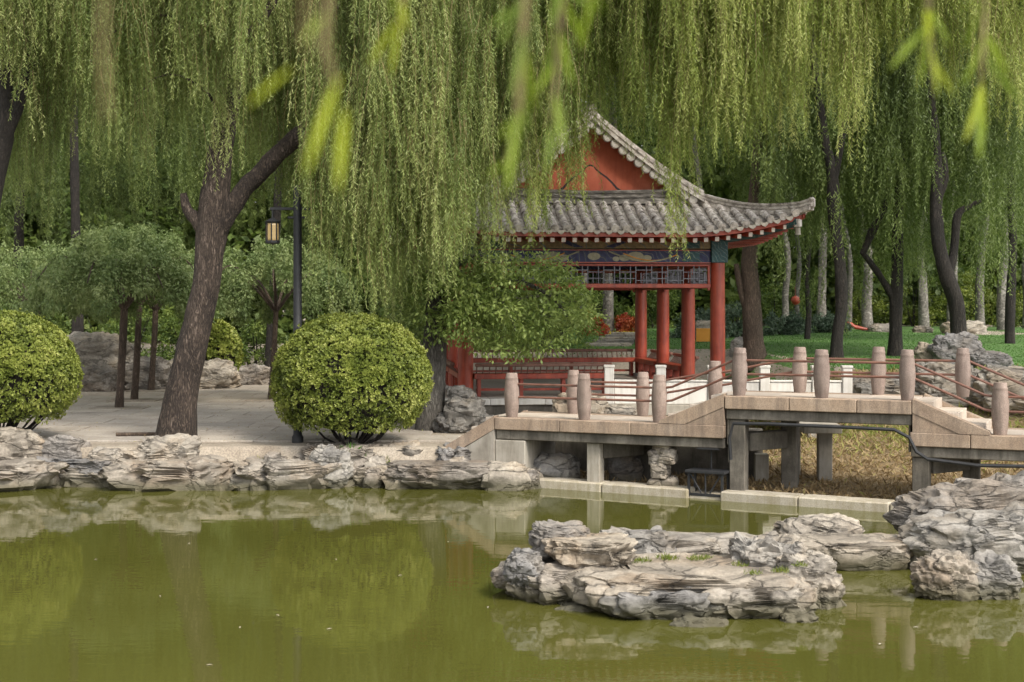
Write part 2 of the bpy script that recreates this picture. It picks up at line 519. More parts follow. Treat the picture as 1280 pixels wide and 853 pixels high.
def fast_mesh(name, V, Q, tint=None, mats=(), midx=None):
    """V (n,3), Q (m,4) quads."""
    me = bpy.data.meshes.new(name)
    me.vertices.add(len(V))
    me.vertices.foreach_set('co', np.ascontiguousarray(V, dtype=np.float32).ravel())
    k = Q.shape[1]
    me.loops.add(Q.size)
    me.loops.foreach_set('vertex_index', np.ascontiguousarray(Q, dtype=np.int32).ravel())
    me.polygons.add(len(Q))
    me.polygons.foreach_set('loop_start', np.arange(0, Q.size, k, dtype=np.int32))
    if tint is not None:
        a = me.attributes.new('tint', 'FLOAT', 'POINT')
        a.data.foreach_set('value', np.ascontiguousarray(np.clip(tint, 0, 1), dtype=np.float32))
    for m_ in mats: me.materials.append(m_)
    if midx is not None:
        me.polygons.foreach_set('material_index', midx.astype(np.int32))
    me.update(calc_edges=True)
    return me


def unit(a):
    return a / (np.linalg.norm(a, axis=1, keepdims=True) + 1e-9)


def leaves(P, Dr, L, Wd, tint, fold=None):
    """kite-shaped leaves: base P, direction Dr, length L, width Wd"""
    n = len(P)
    rnd = rng.normal(size=(n, 3))
    side = unit(np.cross(Dr, rnd))
    L = L[:, None]
    Wd = Wd[:, None]
    mid = P + Dr * L * 0.42
    V = np.empty((n, 4, 3))
    V[:, 0] = P
    V[:, 1] = mid + side * Wd * 0.5
    V[:, 2] = P + Dr * L
    V[:, 3] = mid - side * Wd * 0.5
    Q = np.arange(4 * n).reshape(n, 4)
    return V.reshape(-1, 3), Q, np.repeat(tint, 4)


def leaves_facing(P, Dr, Nn, L, Wd, tint):
    n = len(P)
    side = unit(np.cross(Dr, Nn))
    L = L[:, None]
    Wd = Wd[:, None]
    mid = P + Dr * L * 0.5
    V = np.empty((n, 4, 3))
    V[:, 0] = P
    V[:, 1] = mid + side * Wd * 0.5
    V[:, 2] = P + Dr * L
    V[:, 3] = mid - side * Wd * 0.5
    return V.reshape(-1, 3), np.arange(4 * n).reshape(n, 4), np.repeat(tint, 4)


class Leafer:
    def __init__(s):
        s.V, s.Q, s.T, s.I = [], [], [], []
        s.n = 0

    def add(s, V, Q, T, mi=0):
        s.V.append(V)
        s.Q.append(Q + s.n)
        s.T.append(T)
        s.I.append(np.full(len(Q), mi))
        s.n += len(V)

    def build(s, name, mats, parent=None):
        me = fast_mesh(name, np.concatenate(s.V), np.concatenate(s.Q), np.concatenate(s.T), mats, np.concatenate(s.I))
        return link(name, me, None, parent)


def strands(lf, P, L, tint, leaf=0.105, wid=0.0125, gap=0.0185, drift=0.06, spread=1.0, stem=True, stem_w=0.005, lean=None):
    """weeping strands: P (n,3) tops, L (n) lengths; a row of narrow leaves on each, hanging"""
    n = len(P)
    if n == 0: return
    m = np.maximum(3, (L / gap).astype(int))
    sid = np.repeat(np.arange(n), m)
    start = np.concatenate(([0], np.cumsum(m)[:-1]))
    k = np.arange(m.sum()) - start[sid]
    tt = (k + rng.random(len(k)) * 0.8) / m[sid]
    dr = rng.normal(0, drift, (n, 2)) + (0 if lean is None else lean)
    am = rng.normal(0, 0.055, (n, 2))
    ph = rng.random((n, 2)) * 6.28
    fq = rng.uniform(2, 5, n)

    def pos(si, u):
        x = P[si].copy()
        d = u * L[si]
        for c in range(2):
            x[:, c] += dr[si, c] * d * (1.5 - 0.6 * u) + am[si, c] * np.sin(fq[si] * u + ph[si, c]) * (0.3 + u)
        x[:, 2] -= d
        return x
    base = pos(sid, tt)
    az = rng.random(len(k)) * 6.28
    el_ = spread * rng.uniform(0.35, 1.15, len(k))
    Dr = np.stack([np.cos(az) * np.sin(el_), np.sin(az) * np.sin(el_), -np.cos(el_)], 1)
    ll = leaf * rng.uniform(0.6, 1.2, len(k)) * (1 - 0.35 * tt ** 3)
    tn = tint[sid] + rng.normal(0, 0.10, len(k)) + 0.12 * (tt - 0.5)
    lf.add(*leaves(base, Dr, ll, wid * rng.uniform(0.8, 1.2, len(k)), tn), 0)
    if stem:
        ns = 5
        si = np.repeat(np.arange(n), ns + 1)
        u = np.tile(np.linspace(0, 1, ns + 1), n)
        c = pos(si, u)
        a = rng.random(n) * 3.14
        o = np.stack([np.cos(a), np.sin(a), np.zeros(n)], 1)[si] * stem_w * (1.15 - u)[:, None]
        V = np.stack([c - o, c + o], 1).reshape(-1, 3)
        i0 = (np.arange(n)[:, None] * (ns + 1) + np.arange(ns)[None, :]).ravel() * 2
        Q = np.stack([i0, i0 + 1, i0 + 3, i0 + 2], 1)
        lf.add(V, Q, np.full(len(V), 0.5), 1)


def spray_strands(lf, cx, cy, zb, zt_, nstr, rad, tint, **kw):
    """arrays of sprays -> strands around each"""
    n = len(cx)
    sid = np.repeat(np.arange(n), nstr)
    a = rng.random(len(sid)) * 6.28
    r = rad * (0.3 + 0.9 * rng.random((n, 1))).repeat(nstr, 1).ravel() * np.sqrt(rng.random(len(sid)))
    lean = np.clip(rng.normal(0, 0.09, (n, 2)), -0.2, 0.2)[sid]
    top = zt_[sid] + rng.normal(0, 0.18, len(sid))
    bot = zb[sid] + np.abs(rng.normal(0, 0.42, len(sid)))
    L = np.clip(top - bot, 0.5, 4.5)
    P = np.stack([cx[sid] + r * np.cos(a), cy[sid] + r * np.sin(a), bot + L], 1)
    strands(lf, P, L, tint[sid] + rng.normal(0, 0.07, len(sid)), lean=lean, **kw)


def curtain(lf, px0, px1, D0, D1, yb0, yb1, ztop, n, tint, nstr=8, rad=0.28, low=1.6, **kw):
    """a hanging curtain between two photo columns, its lower edge between two rows"""
    px = rng.uniform(px0, px1, n)
    D = rng.uniform(D0, D1, n)
    px += np.array([9 * noise.noise(Vector((q / 17.0, 3.3, D0))) for q in px])
    wob = np.array([55 * noise.noise(Vector((q / 42.0, D0, 1.7))) + 25 * noise.noise(Vector((q / 15.0, D0, 5.7))) for q in px])
    lo = CH - (rng.uniform(yb0, yb1, n) + wob - HY) * D / F
    zb = lo + (rng.random(n) ** low) * np.maximum(ztop - 1.5 - lo, 0.2)
    ztp = np.minimum(zb + rng.uniform(1.0, 3.2, n), ztop + 0.5)
    spray_strands(lf, (px - 640) * D / F, D, zb, ztp, nstr, rad, np.clip(rng.normal(tint, 0.19, n), 0, 1), **kw)


def limb_mesh(branches, n=18, disp=0.05, seed=0, sub=8):
    """tapering limbs; each branch a list of (x,y,z,r)"""
    mb = MB()
    for br in branches:
        pts, rad = [], []
        P = [Vector(b[:3]) for b in br]
        Rr = [b[3] for b in br]
        for i in range(len(P) - 1):
            p0 = P[max(i - 1, 0)]; p1 = P[i]; p2 = P[i + 1]; p3 = P[min(i + 2, len(P) - 1)]
            for k in range(sub):
                u = k / sub
                q = 0.5 * ((2 * p1) + (p2 - p0) * u + (2 * p0 - 5 * p1 + 4 * p2 - p3) * u * u + (3 * p1 - p0 - 3 * p2 + p3) * u ** 3)
                pts.append(q)
                rad.append(Rr[i] + (Rr[i + 1] - Rr[i]) * u)
        pts.append(P[-1]); rad.append(Rr[-1])
        k0 = len(mb.V)
        mb.tube(pts, rad, n)
        for i in range(k0, len(mb.V)):
            j = (i - k0) // n
            c = pts[min(j, len(pts) - 1)]
            v_ = Vector(mb.V[i])
            d = (v_ - c)
            r_ = d.length
            if r_ > 1e-6:
                q = Vector((v_.x * 7, v_.y * 7, v_.z * 1.3 + seed))
                f = noise.noise(q) * 0.55 + noise.noise(q * 2.3) * 0.3 + 0.5 * noise.noise(Vector((v_.x * 2, v_.y * 2, v_.z * 1.1 + seed * 2)))
                mb.V[i] = tuple(c + d * (1 + f * disp / max(r_, 0.06) * min(1, r_ / 0.15)))
    return mb


def rock_mesh(size, seed, sub=4, blocky=0.62, rough=0.22, strata=0.10, sfreq=5.0, flat_top=None, tilt=0.0, under=0.0, facet=0.12):
    strata *= 0.7
    bm = bmesh.new()
    bmesh.ops.create_icosphere(bm, subdivisions=sub, radius=1.0)
    sx, sy, sz = size
    o = Vector((seed * 7.31, seed * 3.17, seed * 5.77))
    ct, st = math.cos(tilt), math.sin(tilt)
    sc = max(sx, sy, sz)
    for v_ in bm.verts:
        n_ = v_.co.normalized()
        p = Vector([math.copysign(abs(c) ** blocky, c) for c in n_])
        q = Vector((p.x * sx, p.y * sy, p.z * sz)) * (1.9 / sc) + o
        big = noise.noise(q * 0.9) * 0.8 + noise.noise(q * 2.1) * 0.45
        rid = 0.5 - abs(noise.noise(q * 3.1 + Vector((5, 1, 2))))
        vd = noise.voronoi(Vector((q.x, q.y, q.z * 1.4)) * 0.95 + Vector((0.3, 0.3, 0.3)) * noise.noise(q * 1.7))[0]
        f = 1 + rough * (big + 0.5 * rid) + facet * (min(vd[1] - vd[0], 0.30) / 0.30 - 0.7)
        x, y, z = p.x * sx * f, p.y * sy * f, p.z * sz * f
        zz = z * ct + x * st
        s_ = zz * sfreq + 1.3 * noise.noise(Vector((x * 1.2, y * 1.2, zz * 1.5)) + o) + 0.5 * noise.noise(Vector((x * 4, y * 4, zz)) + o)
        fr = s_ - math.floor(s_)
        ledge = (fr ** 0.6) - 0.55 + 0.35 * noise.noise(Vector((math.floor(s_) * 3.3, x * 1.5, y * 1.5)) + o)
        k = 1 + strata * ledge
        h = noise.noise(Vector((x, y, z)) * 6 + o) * 0.03 + noise.noise(Vector((x, y, z * 2)) * 14 + o) * 0.012
        x, y = x * k, y * k
        x += n_.x * h; y += n_.y * h; z += n_.z * h
        if under and z < 0:
            x *= 1 + under * (z / sz); y *= 1 + under * (z / sz)
        if flat_top is not None and z > flat_top:
            z = flat_top + (z - flat_top) * 0.22
        v_.co = (x, y, z)
    me = bpy.data.meshes.new('rock')
    bm.to_mesh(me)
    bm.free()
    me.polygons.foreach_set('use_smooth', [True] * len(me.polygons))
    try: me.set_sharp_from_angle(angle=R(38))
    except Exception: pass
    return me


def rock(name, loc, size, seed, mat='rock', rz=0.0, parent=None, label=None, cat='rock', group=None, **kw):
    me = rock_mesh(size, seed, **kw)
    me.materials.append(M[mat])
    o = link(name, me, None, parent, loc, (0, 0, rz))
    if label: tag(o, label, cat, group)
    return o


def rock_px(name, x0, x1, y0, y1, D, seed, depth=0.7, sink=0.2, **kw):
    """a rock filling a box of the photo at a distance, sunk a little into what carries it"""
    cx = at((x0 + x1) / 2, D)
    zt_, zb = zt(y0, D), zt(y1, D) - sink
    hx = (x1 - x0) * D / F / 2 * 0.93
    return rock(name, (cx, D, (zt_ + zb) / 2), (hx, hx * depth, (zt_ - zb) / 2 * 0.93), seed, **kw)


# ------------------------------------------------------------------ ground, water, lawn
def shore(x):
    if x < 0.13: return 23.25 + 0.12 * math.sin(x * 1.3) + 0.02 * max(0, -x - 6) ** 1.3
    if x < 5.5: return 23.45 - 0.547 * (x - 0.13)
    return 20.51 - 0.42 * (x - 5.5)


PL = 0.60


def ground_z(x, y):
    if y < 4.6: return 1.45 if y < 4.0 else 1.45 - (y - 4.0) / 0.6 * 2.2
    s_ = shore(x)
    if y < s_ + 0.1: return -0.8
    d = y - s_ - 0.1
    edge = sm(d / 0.22)
    bed = 0.06 + 0.50 * sm((d - 0.6) / 6.0)
    lawn = 1.62 + 0.28 * sm((y - 30) / 32.0) + 0.06 * noise.noise(Vector((x * 0.15, y * 0.15, 3)))
    if y > 70: lawn += 0.4 * sm((y - 70) / 40)
    bk = sm((y - (26.8 - 0.10 * max(0, x - 6))) / 2.8)
    Rz = bed + (lawn - bed) * bk
    fp = sm((6.7 - x) / 0.9) * sm((39.4 - y) / 1.4)
    if Rz > 0.9: Rz += (0.9 - Rz) * fp
    x0 = -0.25 + (-2.9) * sm((y - 27) / 5.0)
    wl = sm((x - x0) / 1.3)
    z = PL + (Rz - PL) * wl
    if wl < 0.02 and y > 43: z = PL + 0.5 * sm((y - 43) / 6)
    z += 0.012 * noise.noise(Vector((x * 1.7, y * 1.7, 0)))
    return -0.8 + (z + 0.8) * edge


def axis(parts):
    out = []
    for a, b_, st in parts:
        k = max(1, int(round((b_ - a) / st)))
        out += [a + (b_ - a) * i / k for i in range(k)]
    return out + [parts[-1][1]]


def sheet(name, xs, ys, fz, mat, keep=None, kind='structure'):
    nx, ny = len(xs), len(ys)
    V = [(x, y, fz(x, y)) for y in ys for x in xs]
    Fc = []
    for j in range(ny - 1):
        for i in range(nx - 1):
            if keep is None or keep((xs[i] + xs[i + 1]) / 2, (ys[j] + ys[j + 1]) / 2):
                Fc.append((j * nx + i, j * nx + i + 1, (j + 1) * nx + i + 1, (j + 1) * nx + i))
    me = bpy.data.meshes.new(name)
    me.from_pydata(V, [], Fc)
    me.polygons.foreach_set('use_smooth', [True] * len(me.polygons))
    o = link(name, me, mat)
    o['kind'] = kind
    return o


xs = axis([(-400, -60, 40), (-60, -18, 3), (-18, 16, 0.3), (16, 60, 3), (60, 400, 40)])
ys = axis([(-60, 2, 6), (2, 17, 0.6), (17, 31, 0.2), (31, 50, 1.0), (50, 120, 5), (120, 700, 60)])
sheet('ground', xs, ys, ground_z, M['dirt'])
me = bpy.data.meshes.new('water')
me.from_pydata([(-60, 2, 0), (60, 2, 0), (60, 33, 0), (-60, 33, 0)], [], [(0, 1, 2, 3)])
link('water', me, M['water'])['kind'] = 'structure'
sheet('lawn', axis([(-3, 24, 0.6), (24, 70, 4)]), axis([(28.6, 36, 0.4), (36, 62, 2)]), lambda x, y: ground_z(x, y) + 0.012, M['lawn'],
      lambda x, y: (x > 5.8 or y > 37.5) and y > 29.0 - 0.10 * max(0, x - 6) and x > -1.3 - 0.0 * y)
sheet('dry_pond_bed', axis([(0.9, 18, 0.3)]), axis([(18, 29.2, 0.2)]), lambda x, y: ground_z(x, y) + 0.012, M['bed'],
      lambda x, y: y > shore(x) + 0.5)

# paved plaza: slabs near the pond, the rest patterned sheet
plaza = sheet('plaza', axis([(-22, -1.0, 1.0)]), axis([(25.6, 42.5, 1.0)]), lambda x, y: PL + 0.016, M['paving_far'],
              lambda x, y: y > 33.5 or x < -15.9)
slab_meshes = []
for k in range(5):
    mb = MB()
    mb.box((0, 0, 0), (1.182, 0.882, 0.05), 0, 0.008)
    slab_meshes.append(mb.mesh('paving_slab', M['paving']))
for j in range(10):
    for i in range(13):
        x = -1.45 - 1.2 * i - (0.6 if j % 2 else 0)
        y = 24.95 + 0.9 * j
        o = link('paving_slab', random.choice(slab_meshes), None, plaza,
                 (x, y, PL + 0.004 + random.uniform(-0.006, 0.006)), (random.uniform(-.004, .004), random.uniform(-.003, .003), random.uniform(-.003, .003)))

# ------------------------------------------------------------------ stone kerb at the water
kerb = thing('stone_kerb', 'long low pale stone kerb at the water edge below the bridge', 'kerb', (0.13, 23.45, 0), math.atan2(-0.547, 1.0))
L0 = 0.0
for (a0, a1) in ((0.0, 1.55), (1.562, 3.02)):
    MB().box(((a0 + a1) / 2, 0.02, -0.16), (a1 - a0, 0.40, 0.60), 0, 0.02).build('kerb_stone', M['kerb'], kerb)
for (a0, a1) in ((3.55, 4.75), (4.762, 6.10), (6.112, 8.0)):
    MB().box(((a0 + a1) / 2, 0.02, -0.16), (a1 - a0, 0.40, 0.60), 0, 0.02).build('kerb_stone', M['kerb'], kerb)
MB().box((3.285, 0.05, -0.19), (0.526, 0.32, 0.52), 0, 0.01).build('sill_stone', M['kerb'], kerb)

# black sluice frame in the gap of the kerb
sg = thing('sluice_frame', 'small black steel sluice frame set in the gap of the stone kerb', 'sluice gate',
           (0.13 + 3.285 * 0.877, 23.45 - 3.285 * 0.480, 0.04), math.atan2(-0.547, 1.0))
for sx_ in (-0.27, 0.27):
    for sy_ in (-0.10, 0.16):
        MB().box((sx_, sy_, 0.17), (0.035, 0.035, 0.36)).build('upright', M['black'], sg)
MB().box((0, 0.03, 0.372), (0.64, 0.36, 0.04), 0, 0.005).build('top_plate', M['black'], sg)
MB().box((0, -0.10, 0.02), (0.50, 0.03, 0.04)).build('bottom_bar', M['black'], sg)
for s_ in (-1, 1):
    MB().tube([(s_ * 0.25, -0.102, 0.34), (s_ * 0.07, -0.102, 0.05)], 0.014, 6).build('brace', M['black'], sg)
MB().tube([(0, -0.1, 0.03), (0, -0.1, 0.35)], 0.016, 8).build('spindle', M['black'], sg)
MB().box((0.02, 0.05, 0.72), (0.34, 0.20, 0.02)).tube([(0.02, 0.1, 0.39), (0.02, 0.1, 0.71)], 0.012, 6).build('upper_shelf', M['black'], sg)

# ------------------------------------------------------------------ the stone bridge
BR = thing('stone_bridge', 'low granite footbridge with barrel posts and brown pipe rails over the dry pond bed', 'bridge',
           (0, 23.3, 0), math.atan2(-0.403, 0.915))
ZL, ZU = 1.13, 1.585
BW0, BW1 = -0.16, 1.26


def bridge_box(name, a0, a1, b0, b1, z0, z1, mat, ch=0.012):
    return MB().box(((a0 + a1) / 2, (b0 + b1) / 2, (z0 + z1) / 2), (a1 - a0, b1 - b0, z1 - z0), 0, ch).build(name, M[mat], BR)


def deck(a0, a1, z, joints):
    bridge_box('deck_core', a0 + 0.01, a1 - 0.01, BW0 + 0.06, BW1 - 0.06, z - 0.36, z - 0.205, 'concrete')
    cuts = [a0] + joints + [a1]
    for i in range(len(cuts) - 1):
        c0, c1 = cuts[i] + 0.003, cuts[i + 1] - 0.003
        bridge_box('edge_stone', c0, c1, BW0, BW0 + 0.26, z - 0.20, z, 'granite_slab')
        bridge_box('edge_stone', c0, c1, BW1 - 0.26, BW1, z - 0.20, z, 'granite_slab')
    n = max(1, int((a1 - a0) / 0.6))
    for i in range(n):
        c0 = a0 + (a1 - a0) * i / n + 0.003
        c1 = a0 + (a1 - a0) * (i + 1) / n - 0.003
        bridge_box('deck_slab', c0, c1, BW0 + 0.265, BW1 - 0.265, z - 0.2, z - 0.004, 'deck', 0.006)


deck(-0.25, 3.60, ZL, [0.9, 2.1])
deck(3.56 + 0.05, 6.39, ZU, [4.6, 5.6])
deck(6.39 - 0.03, 12.5, ZL, [7.2, 8.6, 10.0])


def stair(a_lo, a_hi, n=3):
    s_ = 1 if a_hi > a_lo else -1
    for b0, b1 in ((BW0 - 0.004, BW0 + 0.2), (BW1 - 0.2, BW1 + 0.004)):
        mb = MB()
        mb.prism([(a_lo, ZL + 0.003), (a_lo + s_ * 0.02, ZL + 0.05), (a_hi, ZU + 0.03), (a_hi, ZU - 0.17), (a_lo + s_ * 0.42, ZL + 0.003)][::s_], b0, b1)
        mb.build('stair_string', M['granite_slab'], BR)
        mb = MB()
        mb.prism([(a_lo + s_ * 0.43, ZL + 0.003), (a_hi, ZU - 0.175), (a_hi, ZL + 0.003)][::s_], b0 + 0.012, b1 - 0.012)
        mb.build('stair_cheek', M['granite_slab'], BR)
    for k in range(n):
        z1 = ZL + (ZU - ZL) * (k + 1) / n - 0.01
        aa = a_lo + (a_hi - a_lo) * (k + 0.25) / n
        lo, hi = sorted((aa, a_hi))
        bridge_box('step', lo, hi, BW0 + 0.203, BW1 - 0.203, z1 - 0.155, z1, 'deck', 0.008)


stair(2.56, 3.60)
stair(7.47, 6.40)
# approach steps at the plaza end
for b0, b1 in ((BW0 - 0.003, BW0 + 0.2), (BW1 - 0.2, BW1 + 0.003)):
    MB().prism([(-0.255, ZL + 0.02), (-0.255, ZL - 0.2), (-1.0, 0.5), (-1.18, 0.56), (-1.12, 0.64)], b0, b1).build('stair_string', M['granite_slab'], BR)
    MB().prism([(-0.258, ZL - 0.205), (-0.258, 0.3), (-0.95, 0.3), (-0.95, 0.51)], b0 + 0.01, b1 - 0.01).build('stair_cheek', M['concrete_pale'], BR)
for k in range(3):
    z1 = PL + 0.17 * (k + 1)
    bridge_box('step', -1.02 + 0.26 * k, -0.26, BW0 + 0.203, BW1 - 0.203, z1 - 0.165, z1, 'deck', 0.008)
# abutment and piers
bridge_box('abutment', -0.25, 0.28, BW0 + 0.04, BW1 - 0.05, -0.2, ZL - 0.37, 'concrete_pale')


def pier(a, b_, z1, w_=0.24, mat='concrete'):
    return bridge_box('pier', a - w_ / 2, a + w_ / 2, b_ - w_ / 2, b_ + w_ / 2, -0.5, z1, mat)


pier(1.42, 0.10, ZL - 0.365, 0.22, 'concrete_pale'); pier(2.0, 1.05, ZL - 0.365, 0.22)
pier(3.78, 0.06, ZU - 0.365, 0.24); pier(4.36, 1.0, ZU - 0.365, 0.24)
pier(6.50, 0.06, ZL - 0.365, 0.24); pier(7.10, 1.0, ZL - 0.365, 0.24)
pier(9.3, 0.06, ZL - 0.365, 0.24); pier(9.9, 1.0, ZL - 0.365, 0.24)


def cross(a0, a1, z0, z1):
    p0, p1 = Vector((a0, 0.19)), Vector((a1, 0.87))
    d = p1 - p0
    mb = MB()
    mb.box(((a0 + a1) / 2, 0.53, (z0 + z1) / 2), (d.length, 0.2, z1 - z0), math.atan2(d.y, d.x), 0.01)
    mb.build('cross_beam', M['concrete'], BR)


cross(1.47, 1.93, ZL - 0.62, ZL - 0.37)
cross(3.86, 4.28, ZU - 0.86, ZU - 0.58)
cross(6.58, 7.02, ZL - 0.62, ZL - 0.37)
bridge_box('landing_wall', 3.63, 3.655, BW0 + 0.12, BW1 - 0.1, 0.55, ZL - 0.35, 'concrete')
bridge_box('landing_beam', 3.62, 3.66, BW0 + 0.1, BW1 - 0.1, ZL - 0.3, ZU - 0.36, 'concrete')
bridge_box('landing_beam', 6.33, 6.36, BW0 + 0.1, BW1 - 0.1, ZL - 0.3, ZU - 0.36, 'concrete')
# rubble pillar under the left stair
rp = [(2.44, 0.12), (2.63, 0.14), (2.50, 0.36), (2.46, 0.58), (2.62, 0.60), (2.54, 0.72)]
for i, (a, z) in enumerate(rp):
    me = rock_mesh((0.14, 0.17, 0.13), 31 + i, 3, 0.5, 0.15, 0.05, 6)
    me.materials.append(M['rock_warm'])
    link('rubble_stone', me, None, BR, (a, 0.12 + 0.03 * (i % 2), z))
# black water pipe slung along the bridge edge
pp = [(3.72, -0.19, 0.62), (3.70, -0.20, 0.95), (3.76, -0.2, 1.17), (4.3, -0.2, 1.185), (5.5, -0.2, 1.175), (6.15, -0.2, 1.165), (6.36, -0.2, 1.06),
      (6.46, -0.2, 0.86), (6.62, -0.2, 0.76), (7.3, -0.2, 0.70), (8.0, -0.2, 0.72), (9.0, -0.2, 0.75)]
MB().tube(pp, 0.026, 8).build('pipe', M['black'], BR, True)

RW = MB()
RW.box((1.55, 1.75, 0.32), (4.3, 0.35, 1.20), 0, 0.02)  # dark wall added to black out the void behind the lower bridge
rw = RW.build('shade_wall', M['concrete'], None, False, BR.location, (0, 0, BR.rotation_euler.z))
tag(rw, 'added dark stained wall that blacks out the shade behind the lower bridge', 'wall')
# barrel posts
pm = MB().lathe([(0.078, 0), (0.082, 0.01), (0.098, 0.16), (0.108, 0.34), (0.106, 0.45), (0.094, 0.60), (0.088, 0.635), (0.091, 0.645), (0.091, 0.66),
                 (0.084, 0.672), (0.082, 0.72), (0.074, 0.735)], 20).mesh('post', M['granite'], True)
near = [(0, ZL), (1.26, ZL), (2.51, ZL), (3.80, ZU), (5.06, ZU), (6.30, ZU), (7.60, ZL), (8.9, ZL), (10.2, ZL)]
far = [(0.64, ZL), (1.88, ZL), (3.11, ZL), (4.49, ZU), (5.71, ZU), (6.97, ZU), (8.27, ZL), (9.5, ZL)]
far[2] = (2.56 + 0.0, ZL)
far[2] = (3.11, ZL + 0.20)
for lst, b_ in ((near, 0.0), (far, 1.10)):
    for i, (a, z) in enumerate(lst):
        o = link('post', pm, None, BR, (a + random.uniform(-.008, .008), b_, z - 0.002), (random.uniform(-.012, .012), random.uniform(-.012, .012), random.random() * 6))
        o.scale = (random.uniform(1.08, 1.16),) * 2 + (random.uniform(0.98, 1.015),)
    for h in (0.54, 0.33):
        for i in range(len(lst) - 1):
            (a0, z0), (a1, z1) = lst[i], lst[i + 1]
            if abs(z1 - z0) > 0.3:
                lo = min(z0, z1)
                if z1 > z0: pts = [(a0 + 0.08, b_, z0 + h), (a0 + 0.22, b_, z0 + h + 0.02), (a1 - 0.08, b_, z1 + h)]
                else: pts = [(a0 + 0.08, b_, z0 + h), (a1 - 0.22, b_, z1 + h + 0.02), (a1 - 0.08, b_, z1 + h)]
            else:
                pts = [(a0 + 0.08, b_, z0 + h), (a1 - 0.08, b_, z1 + h)]
            MB().tube(pts, 0.019, 8).build('rail', M['rail'], BR, True)

# ------------------------------------------------------------------ pavilion
PR = R(7)
PZ = 1.13
PV = thing('pavilion', 'red columned Chinese garden pavilion with gabled grey tile roof beside the bridge', 'pavilion', (1.63, 28.6, PZ), PR)


def pbox(name, u0, u1, v0, v1, z0, z1, mat, ch=0.0, parent=None):
    return MB().box(((u0 + u1) / 2, (v0 + v1) / 2, (z0 + z1) / 2), (u1 - u0, v1 - v0, z1 - z0), 0, ch).build(name, M[mat], parent or PV)


pbox('platform', -3.2, 3.2, -0.75, 8.1, -1.0, -0.125, 'concrete')
for i in range(6):
    u0 = -3.25 + i * 6.5 / 6
    pbox('platform_slab', u0 + 0.003, u0 + 6.5 / 6 - 0.003, -0.82, -0.32, -0.12, 0.0, 'marble', 0.01)
for i in range(6):
    u0 = -3.25 + i * 6.5 / 6
    for j in range(5):
        v0 = -0.315 + j * 1.7
        pbox('floor_slab', u0 + 0.003, u0 + 6.5 / 6 - 0.003, v0 + 0.003, v0 + 1.697, -0.12, -0.004, 'paving', 0.005)
UC, VB = 2.57, [0.0, 2.45, 4.9, 7.36]
colm = MB().lathe([(0.152, 0.06), (0.152, 0.4), (0.150, 1.4), (0.143, 2.67)], 22).mesh('column', M['red'], True)
basem = MB().lathe([(0.22, 0), (0.23, 0.02), (0.21, 0.06), (0.17, 0.065)], 22).mesh('column_base', M['marble'], True)
for u in (-UC, UC):
    for v0 in VB:
        c = link('column', colm, None, PV, (u, v0, 0))
        link('column_base', basem, None, c)
        pbox('capital', u - 0.17, u + 0.17, v0 - 0.17, v0 + 0.17, 2.672, 3.2, 'paint_green', 0.01)


